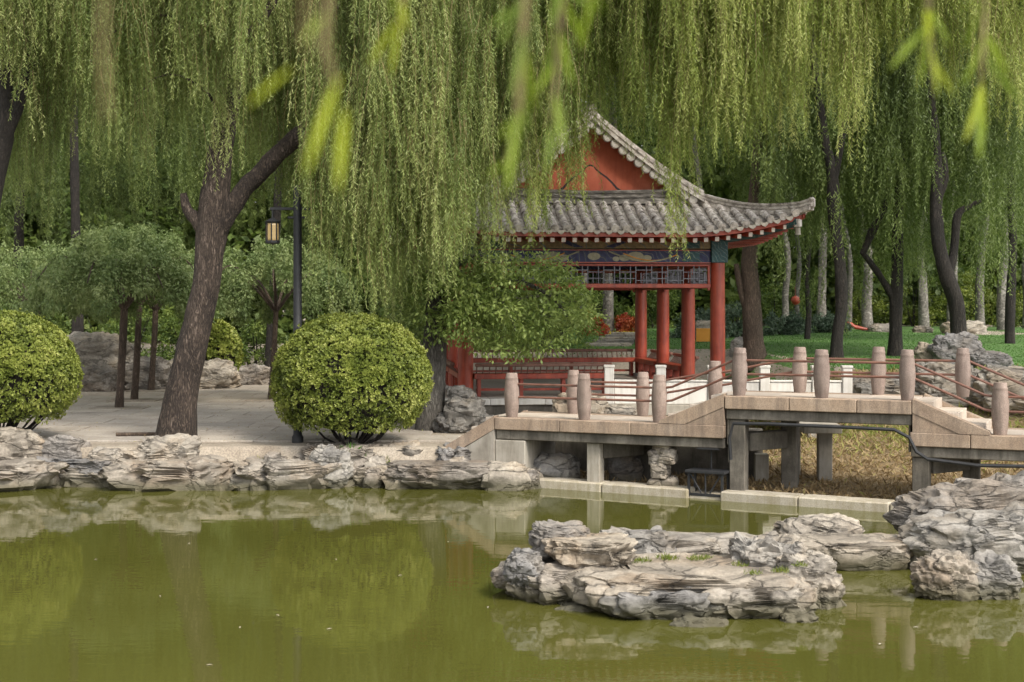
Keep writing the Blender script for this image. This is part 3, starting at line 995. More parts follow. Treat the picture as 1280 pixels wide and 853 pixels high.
def beam_set(p0, p1, face):
    """painted beams, hanging lattice and rail between two columns"""
    p0, p1 = Vector(p0), Vector(p1)
    d = p1 - p0
    L_ = d.length
    ang = math.atan2(d.y, d.x)
    c = (p0 + p1) / 2

    def bb(name, z0, z1, th, mat, sh=0.3):
        return MB().box((0, 0, 0), (L_ - sh, th, z1 - z0), 0, 0.008).build(name, M[mat], PV, False, (c.x, c.y, (z0 + z1) / 2), (0, 0, ang))
    lo = bb('painted_beam', 2.66, 2.925, 0.20, 'paint_blue', 0.345)
    up = bb('painted_beam', 2.955, 3.20, 0.22, 'paint_gold', 0.345)
    for dz in (-0.125, 0.125):
        MB().box((0, 0, dz), (L_ - 0.345, 0.215, 0.022)).build('trim', M['red'], lo)
    if face:
        # gilt cloud scrolls painted in relief on the front beams
        for s_ in (-1, 1):
            pts = [(s_ * (0.3 + 1.3 * k / 14), -0.106, 0.10 - 0.20 * math.sin(k / 14 * 2.6)) for k in range(15)]
            MB().tube(pts, 0.016, 6).build('gilt_scroll', M['paint_white'], lo, True)
            pts = [(s_ * (0.6 + 1.1 * k / 14), -0.104, 0.12 - 0.20 * math.sin(0.3 + k / 14 * 2.4)) for k in range(15)]
            MB().tube(pts, 0.012, 6).build('gilt_scroll', M['orange'], lo, True)
        for (cx_, cz_, rx_, rz_) in ((0.85, 0, 0.17, 0.095), (0.62, -0.03, 0.11, 0.065), (1.08, -0.03, 0.10, 0.06), (0.45, -0.05, 0.07, 0.05), (-0.85, 0, 0.17, 0.095), (-0.62, -0.03, 0.11, 0.065), (-1.08, -0.03, 0.10, 0.06), (0.0, 0.0, 0.13, 0.075)):
            mb = MB()
            mb.prism([(cx_ + rx_ * math.cos(k * math.pi / 10), cz_ + rz_ * math.sin(k * math.pi / 10)) for k in range(20)], -0.103 - 0.008 * (rx_ > .2), -0.09)
            mb.build('painted_cloud', M['paint_white'], lo)
        for s_ in (-1, 1):
            MB().box((s_ * 2.0, -0.105, 0), (0.34, 0.02, 0.235)).build('painted_panel', M['paint_green'], up)
            MB().box((s_ * 2.0, -0.098, 0), (0.34, 0.02, 0.20)).build('painted_panel', M['paint_green'], lo)
            MB().prism([(s_ * 0.2, -0.11), (s_ * 0.75, 0.11), (s_ * 0.95, 0.11), (s_ * 0.40, -0.11)][::s_], -0.118, -0.10).build('painted_band', M['paint_blue'], up)
    bb('hanging_rail', 2.16, 2.245, 0.07, 'red', 0.3)
    bb('top_rail', 2.60, 2.645, 0.07, 'red', 0.3)
    lat = MB()
    n = int(L_ / 0.115)
    for k in range(n + 1):
        x = -(L_ - 0.34) / 2 + (L_ - 0.34) * k / n
        if k % 3 == 1:
            lat.box((x, 0, 2.36), (0.016, 0.03, 0.2))
        else:
            lat.box((x, 0, 2.42), (0.018, 0.032, 0.355))
    for k in range(0, n, 3):
        x = -(L_ - 0.34) / 2 + (L_ - 0.34) * (k + 1.5) / n
        w_ = (L_ - 0.34) / n * 3
        for z in ((2.35, 2.48) if (k // 3) % 2 else (2.31, 2.52)):
            lat.box((x, 0.001, z), (w_, 0.026, 0.016))
    lat.build('lattice', M['paint_line'], PV, False, (c.x, c.y, 0), (0, 0, ang))
    for s_ in (-1, 1):
        e = c + d.normalized() * s_ * (L_ / 2 - 0.19)
        MB().box((0, 0, 0), (0.05, 0.06, 0.50), 0, 0.01).build('drop_post', M['red'], PV, False, (e.x, e.y, 2.36), (0, 0, ang))


beam_set((-UC, 0), (UC, 0), True)
beam_set((-UC, 7.36), (UC, 7.36), False)
for i in range(3):
    beam_set((UC, VB[i]), (UC, VB[i + 1]), False)
    beam_set((-UC, VB[i]), (-UC, VB[i + 1]), False)


def bench(p0, p1, inward):
    p0, p1 = Vector(p0), Vector(p1)
    d = p1 - p0
    L_ = d.length
    ang = math.atan2(d.y, d.x)
    c = (p0 + p1) / 2
    s_ = inward

    def bb(mb, name, mat, par=PV):
        return mb.build(name, M[mat], par, False, (c.x, c.y, 0), (0, 0, ang))
    bb(MB().box((0, s_ * 0.02, 0.40), (L_, 0.34, 0.11), 0, 0.01), 'bench_seat', 'red')
    bb(MB().box((0, -s_ * 0.25, 0.63), (L_, 0.09, 0.07), 0, 0.015), 'bench_back_rail', 'rail')
    bb(MB().box((0, s_ * 0.02, 0.13), (L_ - 0.1, 0.05, 0.05)), 'bench_foot_rail', 'red')
    sl_ = MB()
    n = int(L_ / 0.13)
    for k in range(n + 1):
        x = -L_ / 2 + 0.04 + (L_ - 0.08) * k / n
        sl_.tube([(x, -s_ * 0.13, 0.45), (x, -s_ * 0.19, 0.52), (x, -s_ * 0.245, 0.60)], 0.012, 5)
    bb(sl_, 'bench_spindles', 'rail')['kind'] = 'stuff'
    for k in range(4):
        x = -L_ / 2 + 0.1 + (L_ - 0.2) * k / 3
        bb(MB().box((x, s_ * 0.02, 0.17), (0.07, 0.22, 0.345)), 'bench_leg', 'red')


bench((-UC + 0.16, 0), (0.34, 0), 1)
for i in range(3):
    bench((-UC, VB[i] + 0.16), (-UC, VB[i + 1] - 0.16), -1)
for i in (1, 2):
    bench((UC, VB[i] + 0.16), (UC, VB[i + 1] - 0.16), 1)
bench((-UC + 0.16, 7.36), (UC - 0.16, 7.36), -1)

# --- roof
EZ, LIFT, HW = 3.28, 0.37, 3.95


def lift(c, half):
    t_ = max(0.0, (abs(c) - (half - 2.35)) / 2.35)
    return t_ * t_


def front_eave(u):
    l_ = lift(u, HW)
    return -1.05 - 0.32 * l_, EZ + LIFT * l_


def front_z(u, v):
    ve, ze = front_eave(u)
    t_ = max(0.0, (v - ve) / (0.3 - ve))
    return ze + 0.62 * (0.72 * t_ + 0.28 * t_ * t_)


def hip_v(u):
    return 0.3 - max(0.0, abs(u) - 2.3) * (1.67 / 1.67)


VC, VH = 3.68, 5.06          # centre and half length of the side eave


def side_eave(v):
    l_ = lift(v - VC, VH)
    return 3.66 + 0.31 * l_, EZ + LIFT * l_


def side_z(v, u):
    ue, ze = side_eave(v)
    d = max(0.0, (ue - u) / 3.66)
    return ze + 2.25 * (0.56 * d + 0.44 * d * d)


def barrel(path, r=0.075, n=8, tile=0.21):
    """half round tile row along a path of points (eave first), made of overlapping tiles"""
    mb = MB()
    P = [Vector(p) for p in path]
    cum = [0.0]
    for i in range(1, len(P)): cum.append(cum[-1] + (P[i] - P[i - 1]).length)

    def pt(s_):
        for i in range(1, len(P)):
            if s_ <= cum[i] or i == len(P) - 1:
                f = (s_ - cum[i - 1]) / max(1e-6, cum[i] - cum[i - 1])
                return P[i - 1].lerp(P[i], f)
    nt_ = max(1, int(cum[-1] / tile + 0.5))
    for k in range(nt_):
        s0, s1 = cum[-1] * k / nt_, cum[-1] * (k + 1) / nt_
        a, b_ = pt(s0), pt(s1)
        d = (b_ - a).normalized()
        sd_ = d.cross(Vector((0, 0, 1))).normalized()
        up = sd_.cross(d)
        V, Fc = [], []
        jit = random.uniform(-0.006, 0.006)
        for (c, rr) in ((a, r * 1.11), (b_ + d * 0.01, r * 0.90)):
            for q in range(n + 1):
                an = math.pi * q / n
                V.append(c + sd_ * (math.cos(an) * rr + jit) + up * (math.sin(an) * rr * 1.05 + 0.012))
        for q in range(n):
            Fc.append((q, q + 1, n + 2 + q, n + 1 + q))
        Fc.append(tuple(range(n, -1, -1)))
        mb.add(V, Fc)
        if k == 0:
            mb.lathe([(r * 0.2, -0.012), (r * 1.0, -0.010), (r * 1.0, 0.01)], 10)
            for i in range(len(mb.V) - 30, len(mb.V)):
                x, y, z = mb.V[i]
                mb.V[i] = tuple(a + sd_ * x + up * (y * 1.0 + 0.012 + r * 0.1) + d * (z - 0.012))
    return mb


def strip(name, us, fa, fb, nrow, zfun, mat, parent, thick=0.05):
    mb = MB()
    V, Fc = [], []
    for u in us:
        a, b_ = fa(u), fb(u)
        for k in range(nrow + 1):
            v_ = a + (b_ - a) * k / nrow
            V.append(zfun(u, v_))
    for i in range(len(us) - 1):
        for k in range(nrow):
            q = i * (nrow + 1) + k
            Fc.append((q, q + nrow + 1, q + nrow + 2, q + 1))
    n = len(V)
    V2 = [Vector(v_) - Vector((0, 0, thick)) for v_ in V]
    mb.add(V, Fc)
    mb.add(V2, [f[::-1] for f in Fc])
    return mb.build(name, M[mat], parent)


us = [-HW + 2 * HW * i / 66 for i in range(67)]
roof = strip('roof', us, lambda u: front_eave(u)[0], hip_v, 8, lambda u, v_: Vector((u, v_, front_z(u, v_))), 'tile_pan', PV)
vs = [VC - VH + 2 * VH * i / 80 for i in range(81)]


def side_top(v_):
    if v_ < 0.3: return 2.3 + (0.3 - v_)
    if v_ > 7.06: return 2.3 + (v_ - 7.06)
    return 0.0


for sg_ in (1, -1):
    strip('roof_slope', vs, lambda v_: side_eave(v_)[0], lambda v_: min(side_top(v_), side_eave(v_)[0]), 14,
          lambda v_, u: Vector((sg_ * u, v_, side_z(v_, u))), 'tile_pan', PV)
strip('roof_slope', us, lambda u: front_eave(u)[0], hip_v, 8, lambda u, v_: Vector((u, 7.36 - v_, front_z(u, v_))), 'tile_pan', PV)
PITCH = 0.235
nrows = 33
dm = MB()
dm.prism([(-0.085, 0.02), (-0.08, -0.03), (-0.045, -0.075), (0, -0.10), (0.045, -0.075), (0.08, -0.03), (0.085, 0.02), (0.04, -0.012), (0, -0.02), (-0.04, -0.012)], -0.016, 0.016)
drip_me = dm.mesh('drip_tile', M['drip'])
for i in range(nrows):
    u = (i - (nrows - 1) / 2) * PITCH
    ve, ze = front_eave(u)
    vt = max(hip_v(u), ve + 0.05)
    path = [(u, ve - 0.03 + (vt - ve + 0.03) * k / 10, 0) for k in range(11)]
    path = [(x, y, front_z(x, max(y, ve)) + 0.0) for x, y, z in path]
    barrel(path).build('tile_row', M['tile'], roof, True)
    if i < nrows - 1:
        u2 = u + PITCH / 2
        ve2, ze2 = front_eave(u2)
        sl_ = (front_eave(u2 + 0.05)[1] - front_eave(u2 - 0.05)[1]) / 0.1
        link('drip_tile', drip_me, None, roof, (u2, ve2 - 0.035, ze2 - 0.0), (0, -math.atan(sl_), 0))
# other slopes: rows too small to pick out from here, joined
for sg_ in (1, -1):
    mb = MB()
    k = 0
    v_ = VC - VH + 0.12
    while v_ < VC + VH - 0.1:
        ue = side_eave(v_)[0]
        ut = min(side_top(v_), ue - 0.05)
        path = [(sg_ * (ue + 0.03 + (ut - ue) * q / 8), v_, side_z(v_, ue + (ut - ue) * q / 8)) for q in range(9)]
        b2 = barrel(path, 0.075, 5, 0.42)
        mb.add(b2.V, b2.F)
        v_ += PITCH
    o = mb.build('tile_rows', M['tile'], PV, True)
    o['kind'] = 'stuff'
mb = MB()
for i in range(nrows):
    u = (i - (nrows - 1) / 2) * PITCH
    ve, ze = front_eave(u)
    vt = max(hip_v(u), ve + 0.05)
    path = [(u, 7.36 - (ve + (vt - ve) * q / 6), front_z(u, ve + (vt - ve) * q / 6)) for q in range(7)]
    b2 = barrel(path, 0.075, 5, 0.42)
    mb.add(b2.V, b2.F)
mb.build('tile_rows', M['tile'], PV, True)['kind'] = 'stuff'


def moulded(name, path, prof, mat, parent=PV):
    """ridge: stacked courses swept along a path; prof = list of (half width, z0, z1)"""
    mb = MB()
    P = [Vector(p) for p in path]
    for hw, z0, z1 in prof:
        V, Fc = [], []
        for i, p in enumerate(P):
            d = P[min(i + 1, len(P) - 1)] - P[max(i - 1, 0)]
            d.z = 0
            sd_ = d.normalized().cross(Vector((0, 0, 1)))
            for (s_, z) in ((-1, z0), (1, z0), (1, z1), (-1, z1)):
                q = p + sd_ * hw * s_
                V.append((q.x, q.y, q.z + z))
        for i in range(len(P) - 1):
            for k in range(4):
                Fc.append((i * 4 + k, i * 4 + (k + 1) % 4, (i + 1) * 4 + (k + 1) % 4, (i + 1) * 4 + k))
        Fc += [(0, 1, 2, 3), tuple((len(P) - 1) * 4 + k for k in (3, 2, 1, 0))]
        mb.add(V, Fc)
    return mb.build(name, M[mat], parent)


RP = [(0.12, -0.03, 0.06), (0.085, 0.062, 0.10), (0.11, 0.102, 0.15), (0.075, 0.152, 0.19), (0.095, 0.192, 0.25)]
for vv in (0.28, 7.08):
    moulded('horizontal_ridge', [(-2.32 + 4.64 * k / 6, vv, front_z(0, 0.3) - 0.02 + 0.02 * abs(k - 3)) for k in range(7)], RP, 'ridge')
for sg_ in (1, -1):
    for back in (False, True):
        path = []
        for k in range(13):
            u = 2.25 + (HW + 0.10 - 2.25) * k / 12
            vv = 0.3 - (u - 2.3)
            z = front_z(min(u, HW), max(hip_v(min(u, HW)), front_eave(min(u, HW))[0])) + (0.05 if k == 12 else 0) - 0.01
            path.append((sg_ * u, 7.36 - vv if back else vv, z))
        hip = moulded('hip_ridge', path, [(0.10, -0.03, 0.055), (0.06, 0.057, 0.085), (0.085, 0.087, 0.125), (0.05, 0.127, 0.155), (0.07, 0.157, 0.20)], 'tile')
        if not back:
            e = Vector(path[-1])
            MB().box((e.x, e.y, e.z + 0.11), (0.13, 0.13, 0.22), R(45) * sg_, 0.04).build('ridge_finial', M['tile'], hip)
# verges of the gable
vg = [(2.32 * (1 - k / 14)) for k in range(15)]
for front in (True, False):
    v0 = 0.20 if front else 7.16
    s_ = -1 if front else 1
    for sg_ in (1, -1):
        path = [(sg_ * u, v0, side_z(VC, u) + 0.03) for u in vg]
        mb = MB()
        for hw, z0, z1 in ((0.16, 0.0, 0.07), (0.11, 0.072, 0.12), (0.13, 0.122, 0.18), (0.08, 0.182, 0.24)):
            V, Fc = [], []
            for p in path:
                for (a, z) in ((-1, z0), (1, z0), (1, z1), (-1, z1)):
                    V.append((p[0], p[1] + a * hw, p[2] + z))
            for i in range(len(path) - 1):
                for k in range(4):
                    Fc.append((i * 4 + k, i * 4 + (k + 1) % 4, (i + 1) * 4 + (k + 1) % 4, (i + 1) * 4 + k))
            Fc += [(0, 1, 2, 3), tuple((len(path) - 1) * 4 + k for k in (3, 2, 1, 0))]
            mb.add(V, Fc)
        vr = mb.build('verge_ridge', M['tile'], PV)
        if front:
            vt_me = MB().lathe([(0.015, -0.02), (0.085, -0.018), (0.10, 0.0), (0.10, 0.05)], 14).mesh('verge_tile', M['verge'], True)
            sl_len = 0.0
            uu = 0.02
            while uu < 2.25:
                link('verge_tile', vt_me, None, vr, (sg_ * uu, v0 - 0.10, side_z(VC, uu) - 0.045), (R(-90), 0, 0))
                du = 0.02
                acc = 0
                while acc < 0.185:
                    acc += math.hypot(du, side_z(VC, uu) - side_z(VC, uu + du))
                    uu += du
    # red gable wall
    poly = [(-2.25, 3.86)] + [(-u, side_z(VC, u) - 0.03) for u in vg[1:]] + [(u, side_z(VC, u) - 0.03) for u in vg[::-1][1:-1]] + [(2.25, 3.86)]
    y0, y1 = (0.36, 0.46) if front else (6.9, 7.0)
    gw = MB().prism(poly, y0, y1).build('gable_wall', M['red_wall'], PV)
    if front:
        # ogee board standing proud of the wall, its shadow line laid round it in black strips
        og = [(0.0, 0.62), (0.07, 0.60), (0.13, 0.53), (0.22, 0.46), (0.34, 0.38), (0.46, 0.27), (0.56, 0.16), (0.68, 0.08), (0.80, 0.04)]
        zz0 = 4.02
        inner = [(-x * 0.95, zz0 + z) for x, z in og[::-1]] + [(x * 0.95, zz0 + z) for x, z in og[1:]]
        ob = MB().prism([(-0.8, zz0 - 0.05)] + inner + [(0.8, zz0 - 0.05)], 0.325, 0.355).build('ogee_board', M['red_wall'], gw)
        outer = [(-x, zz0 + z) for x, z in og[::-1]] + [(x, zz0 + z) for x, z in og[1:]]
        for a, b_ in ((0, 9), (8, 17)):
            seg = outer[a:b_]
            inn = inner[a:b_]
            poly2 = [(x, z + 0.035) for x, z in seg] + [(x, z - 0.02) for x, z in inn[::-1]]
            MB().prism(poly2, 0.33, 0.352).build('ogee_shadow_line', M['black'], gw)
moulded('main_ridge', [(0, 0.10 + 7.16 * k / 8, side_z(VC, 0) + 0.02) for k in range(9)], RP + [(0.06, 0.252, 0.32)], 'ridge')
# eaves: red fascia, rafters, soffit
mb = MB()
V, Fc = [], []
for i, u in enumerate(us):
    ve, ze = front_eave(u)
    for (dv_, dz) in ((0.0, -0.052), (0.0, -0.135), (0.05, -0.135), (0.05, -0.052)):
        V.append((u, ve + dv_ + 0.02, ze + dz))
for i in range(len(us) - 1):
    for k in range(4):
        Fc.append((i * 4 + k, i * 4 + (k + 1) % 4, (i + 1) * 4 + (k + 1) % 4, (i + 1) * 4 + k))
mb.add(V, Fc).build('eave_board', M['red'], PV)
for sg_ in (1, -1):
    mb = MB()
    V, Fc = [], []
    for i, v_ in enumerate(vs):
        ue, ze = side_eave(v_)
        for (du, dz) in ((0.0, -0.052), (0.0, -0.135), (-0.05, -0.135), (-0.05, -0.052)):
            V.append((sg_ * (ue + du - 0.02), v_, ze + dz))
    for i in range(len(vs) - 1):
        for k in range(4):
            Fc.append((i * 4 + k, i * 4 + (k + 1) % 4, (i + 1) * 4 + (k + 1) % 4, (i + 1) * 4 + k))
    mb.add(V, Fc).build('eave_board', M['red'], PV)
raft = MB().box((0, 0.55, 0), (0.095, 1.1, 0.095), 0, 0.008).mesh('rafter', M['red'])
rend = MB().box((0, -0.002, 0), (0.080, 0.012, 0.080)).mesh('rafter_end', M['drip'])
for i in range(36):
    u = (i - 17.5) * 0.217
    ve, ze = front_eave(u)
    fan = 0.0
    if abs(u) > 2.3: fan = -math.copysign((abs(u) - 2.3) / 1.6 * R(38), u)
    r_ = link('rafter', raft, None, PV, (u, ve + 0.05, ze - 0.20), (R(6), 0, -fan if False else fan * -1))
    link('rafter_end', rend, None, r_)
mb = MB()
for sg_ in (1, -1):
    v_ = VC - VH + 0.4
    while v_ < VC + VH - 0.3:
        ue, ze = side_eave(v_)
        mb.box((sg_ * (ue - 0.6), v_, ze - 0.17), (1.1, 0.09, 0.09))
        v_ += 0.217
mb.build('side_rafters', M['red'], PV)['kind'] = 'stuff'
strip('soffit', us, lambda u: front_eave(u)[0] + 0.06, lambda u: max(hip_v(u), front_eave(u)[0] + 0.07), 4, lambda u, v_: Vector((u, v_, front_z(u, v_) - 0.11)), 'soffit', PV, 0.02)
pbox('ceiling', -2.55, 2.55, 0.12, 7.24, 3.21, 3.25, 'soffit')
for sg_ in (1, -1):
    for back in (False, True):
        p0 = Vector((sg_ * 2.5, 0.1, 3.16)); p1 = Vector((sg_ * (HW - 0.12), -1.28, EZ + LIFT - 0.20))
        if back: p0.y, p1.y = 7.36 - p0.y, 7.36 - p1.y
        pts = [p0, p0.lerp(p1, 0.5) + Vector((0, 0, -0.05)), p1]
        cb = MB().tube(pts, [0.12, 0.11, 0.09], 8).build('corner_beam', M['paint_green'], PV)
        MB().box((p1.x, p1.y, p1.z - 0.03), (0.13, 0.13, 0.16), R(45), 0.02).build('beam_end', M['verge'], cb)
        MB().lathe([(0.01, 0), (0.05, -0.02), (0.055, -0.12), (0.065, -0.15)], 10, (p1.x, p1.y, p1.z - 0.11)).build('wind_bell', M['concrete_pale'], cb)

# ------------------------------------------------------------------ white marble terrace rail between pavilion and bridge
TB = thing('marble_terrace', 'low white marble terrace and balustrade behind the raised bridge section', 'balustrade', (1.80, 26.35, 0), R(-3))
MB().box((2.2, 0.42, 1.02), (4.5, 1.1, 0.20), 0, 0.01).build('terrace_slab', M['concrete_pale'], TB)
mpost = MB().box((0, 0, 0.36), (0.18, 0.18, 0.72), 0, 0.015).box((0, 0, 0.70), (0.205, 0.205, 0.05), 0, 0.01).mesh('marble_post', M['marble'])
xs_ = [0.0, 0.95, 1.9, 2.85, 3.8, 4.35]
for i, x in enumerate(xs_):
    link('marble_post', mpost, None, TB, (x, -0.02, 1.12))
    if i < len(xs_) - 1:
        x1 = xs_[i + 1]
        MB().box(((x + x1) / 2, -0.02, 1.33), (x1 - x - 0.19, 0.10, 0.41), 0, 0.01).build('marble_panel', M['marble'], TB)
        MB().box(((x + x1) / 2, -0.02, 1.555), (x1 - x - 0.19, 0.14, 0.035), 0, 0.008).build('coping', M['marble'], TB)
MB().box((3.35, -3.0, 0.975), (0.62, 0.9, 0.13), 0, 0.01).build('beam_slab', M['concrete_pale'], TB)
for (x, y_, z1) in ((2.42, -3.1, 0.55), (2.98, -2.75, 0.9), (3.42, -3.2, 0.91)):
    MB().box((x, y_, z1 / 2 - 0.2), (0.22, 0.22, z1 + 0.4), 0, 0.01).build('terrace_pier', M['concrete_pale'], TB)
for (x, z1) in ((2.3, 0.92), (3.75, 0.92)):
    MB().box((x, 0.0, z1 / 2 - 0.2), (0.24, 0.24, z1 + 0.4), 0, 0.01).build('terrace_pier', M['concrete_pale'], TB)
    MB().box((x, 0.75, z1 / 2 - 0.2), (0.24, 0.24, z1 + 0.4), 0, 0.01).build('terrace_pier', M['concrete_pale'], TB)
# ------------------------------------------------------------------ rocks
def bank_rock(x0, x1, y0, y1, D, seed, mat='rock', **kw):
    return rock_px('bank_rock', x0, x1, y0, y1, D, seed, mat=mat, parent=BK, **kw)


BK = thing('rock_bank', 'long rough bank of layered grey rocks holding the plaza edge above the water', 'rock bank', (0, 0, 0))
x = -60.0
i = 0
while x < 655:                       # waterline course
    w_ = random.uniform(60, 150)
    bank_rock(x - 4, x + w_ + 6, 573 + random.uniform(-5, 14), 606, 23.38 + random.uniform(-0.14, 0.2), 100 + i, random.choice(['rock', 'rock_warm', 'rock_warm']),
              sink=0.30, depth=random.uniform(0.5, 0.9), blocky=0.46, sub=5, rough=0.46, strata=0.20, sfreq=3.6, under=0.3, tilt=random.uniform(-.35, .35), rz=random.uniform(-.4, .4))
    x += w_; i += 1
x = -60.0
while x < 560:                       # upper course
    w_ = random.uniform(48, 125)
    bank_rock(x - 3, x + w_ + 5, 560 + random.uniform(-5, 14), 590, 23.85 + random.uniform(-0.1, 0.2), 200 + i, random.choice(['rock', 'rock', 'rock_blue', 'rock_warm']),
              sink=0.12, depth=random.uniform(0.5, 0.9), blocky=0.5, sub=5, rough=0.46, strata=0.20, sfreq=4.0, tilt=random.uniform(-.35, .35), rz=random.uniform(-.5, .5))
    x += w_; i += 1
for i, (x0, x1, y0, y1, D) in enumerate([(110, 150, 561, 578, 23.4), (290, 330, 575, 590, 23.3), (330, 352, 566, 585, 23.4), (455, 480, 585, 598, 23.1),
                                         (560, 585, 570, 590, 23.2), (15, 45, 585, 600, 23.1), (600, 640, 592, 604, 23.1), (215, 250, 590, 606, 23.1), (600, 662, 577, 606, 22.95), (632, 676, 586, 606, 23.05), (575, 640, 560, 580, 23.9)]):
    bank_rock(x0, x1, y0, y1, D, 260 + i, 'rock', sub=4, blocky=0.55)

rock_px('boulder', -70, 62, 534, 578, 23.75, 301, mat='rock_warm', sub=5, depth=0.5, label='brown boulder at the left edge below the clipped shrub', cat='boulder')
rock_px('boulder', 52, 112, 546, 580, 23.7, 302, mat='rock', sub=5, depth=0.6, label='low grey boulder right of the brown one on the bank', cat='boulder')
rock_px('boulder', 172, 256, 543, 592, 23.7, 303, mat='rock', sub=5, depth=0.5, strata=0.16, sfreq=7, label='layered grey rock standing against the willow trunk base', cat='boulder')
rock_px('boulder', 382, 440, 557, 598, 23.15, 304, mat='rock_blue', sub=5, blocky=0.75, label='rounded grey boulder on the bank before the round shrub', cat='boulder')
rock_px('boulder', 452, 486, 570, 592, 23.5, 305, mat='rock', sub=4, blocky=0.8, label='small pale stone beside the green weeds on the bank', cat='boulder')
rock_px('slab_rock', 480, 652, 568, 602, 23.2, 306, mat='rock_warm', sub=6, depth=0.42, strata=0.12, sfreq=8, tilt=0.10, under=0.35, flat_top=0.17,
        label='wide flat layered slab jutting over the water left of the bridge', cat='rock')
# tall dark rock by the pavilion corner
RKc = thing('rockery', 'dark grey rockery between the pavilion corner and the round shrub', 'rockery', (at(580, 26.3), 26.3, PL))
for i, (dx, dz, s_) in enumerate([(0.0, 0.3, (0.34, 0.3, 0.36)), (-0.25, 0.12, (0.3, 0.3, 0.24)), (0.30, 0.12, (0.28, 0.3, 0.2)), (-0.1, 0.62, (0.22, 0.2, 0.22)), (0.05, 0.5, (0.2, .2, .25))]):
    me = rock_mesh(s_, 320 + i, 4, 0.65, 0.3, 0.14, 6)
    me.materials.append(M['rock_dark'])
    link('rockery_stone', me, None, RKc, (dx, 0.05 * i, dz))
# under the bridge
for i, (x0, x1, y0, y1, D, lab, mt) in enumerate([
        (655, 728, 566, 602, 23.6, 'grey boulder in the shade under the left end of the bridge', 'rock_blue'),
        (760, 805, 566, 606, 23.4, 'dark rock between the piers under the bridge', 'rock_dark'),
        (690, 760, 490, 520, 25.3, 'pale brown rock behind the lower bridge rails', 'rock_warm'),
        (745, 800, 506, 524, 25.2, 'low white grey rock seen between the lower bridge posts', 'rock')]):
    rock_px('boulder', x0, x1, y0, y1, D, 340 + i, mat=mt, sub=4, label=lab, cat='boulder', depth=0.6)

for i, (x0, x1, y0, y1, D, mt, lab) in enumerate([  # dark rocks added to deepen the black shade under the bridge
        (668, 760, 548, 600, 25.2, 'rock_dark', 'added dark rock filling in the shade left of the pale pier'),
        (775, 850, 552, 604, 25.0, 'rock_dark', 'added dark rock filling in the shade behind the rubble pillar under the bridge'),
        (838, 925, 548, 602, 24.6, 'rock_dark', 'added broad dark rock filling in the shade under the left bridge stair')]):
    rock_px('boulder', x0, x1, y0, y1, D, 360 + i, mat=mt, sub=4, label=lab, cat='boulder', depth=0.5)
# rocks in the pond
RI = thing('rock_island', 'broad flat topped rock island of pale grey slabs in the middle of the pond', 'rock island', (at(835, 13.2), 13.2, 0))


def island(x0, x1, y0, y1, D, seed, mat, sink=0.25, depth=0.6, **kw):
    o = rock_px('island_rock', x0, x1, y0, y1, D, seed, mat=mat, parent=RI, sink=sink, depth=depth, **kw)
    o.location = Vector(o.location) - Vector(RI.location)
    return o


def isle(px, D, hx, hy, z0, z1, seed, mat, **kw):
    o = rock('island_rock', (at(px, D), D, (z0 + z1) / 2), (hx, hy, (z1 - z0) / 2), seed, mat, rz=kw.pop('rz', 0.0), parent=RI, **kw)
    o.location = Vector(o.location) - Vector(RI.location)
    return o


isle(708, 14.75, 0.68, 0.52, -0.12, 0.32, 401, 'rock_warm', sub=6, blocky=0.55, strata=0.10, sfreq=5, under=0.35, rough=0.3)
isle(738, 14.75, 0.44, 0.36, 0.20, 0.64, 402, 'rock_warm', sub=6, blocky=0.5, strata=0.22, sfreq=6, under=0.5, flat_top=0.16, rough=0.3)
isle(700, 15.0, 0.30, 0.30, 0.35, 0.69, 412, 'rock', sub=5, strata=0.18, sfreq=7)
isle(657, 14.5, 0.18, 0.22, 0.15, 0.48, 408, 'rock_blue', sub=5, rough=0.3)
isle(850, 16.2, 0.98, 0.36, -0.3, 0.46, 403, 'rock', sub=6, blocky=0.5, strata=0.12, sfreq=6, flat_top=0.26, rough=0.32, tilt=0.06)
isle(790, 15.6, 0.45, 0.3, -0.3, 0.50, 413, 'rock_blue', sub=5, blocky=0.5, strata=0.12, sfreq=6, rough=0.35)
isle(850, 14.55, 1.16, 0.86, -0.16, 0.34, 404, 'rock_warm', sub=6, under=0.5, blocky=0.36, rough=0.16, strata=0.05, sfreq=5, flat_top=0.27)
isle(962, 15.0, 0.40, 0.42, -0.3, 0.52, 407, 'rock_blue', sub=6, blocky=0.55, strata=0.12, sfreq=5, tilt=0.3, rough=0.28)
isle(1005, 14.5, 0.30, 0.45, -0.3, 0.42, 414, 'rock', sub=6, blocky=0.55, strata=0.12, sfreq=5, tilt=-0.25, rough=0.28)
isle(830, 13.85, 0.54, 0.38, -0.14, 0.26, 405, 'rock_blue', sub=6, under=0.6, blocky=0.5, strata=0.10, sfreq=5, tilt=0.5, rough=0.28)
isle(945, 13.95, 0.58, 0.42, -0.14, 0.28, 406, 'rock', sub=6, under=0.6, blocky=0.5, strata=0.10, sfreq=5, tilt=-0.35, rough=0.28)
isle(893, 13.80, 0.22, 0.22, -0.3, 0.18, 415, 'rock_warm', sub=5, tilt=0.5)
isle(745, 14.15, 0.45, 0.22, -0.3, 0.05, 409, 'rock_dark', sub=5)  # low dark rock, its colour standing in for the shade of the undercut
isle(995, 13.60, 0.22, 0.18, -0.3, 0.08, 410, 'rock_warm', sub=5)
isle(870, 13.38, 0.30, 0.15, -0.3, 0.05, 416, 'rock_dark', sub=5)

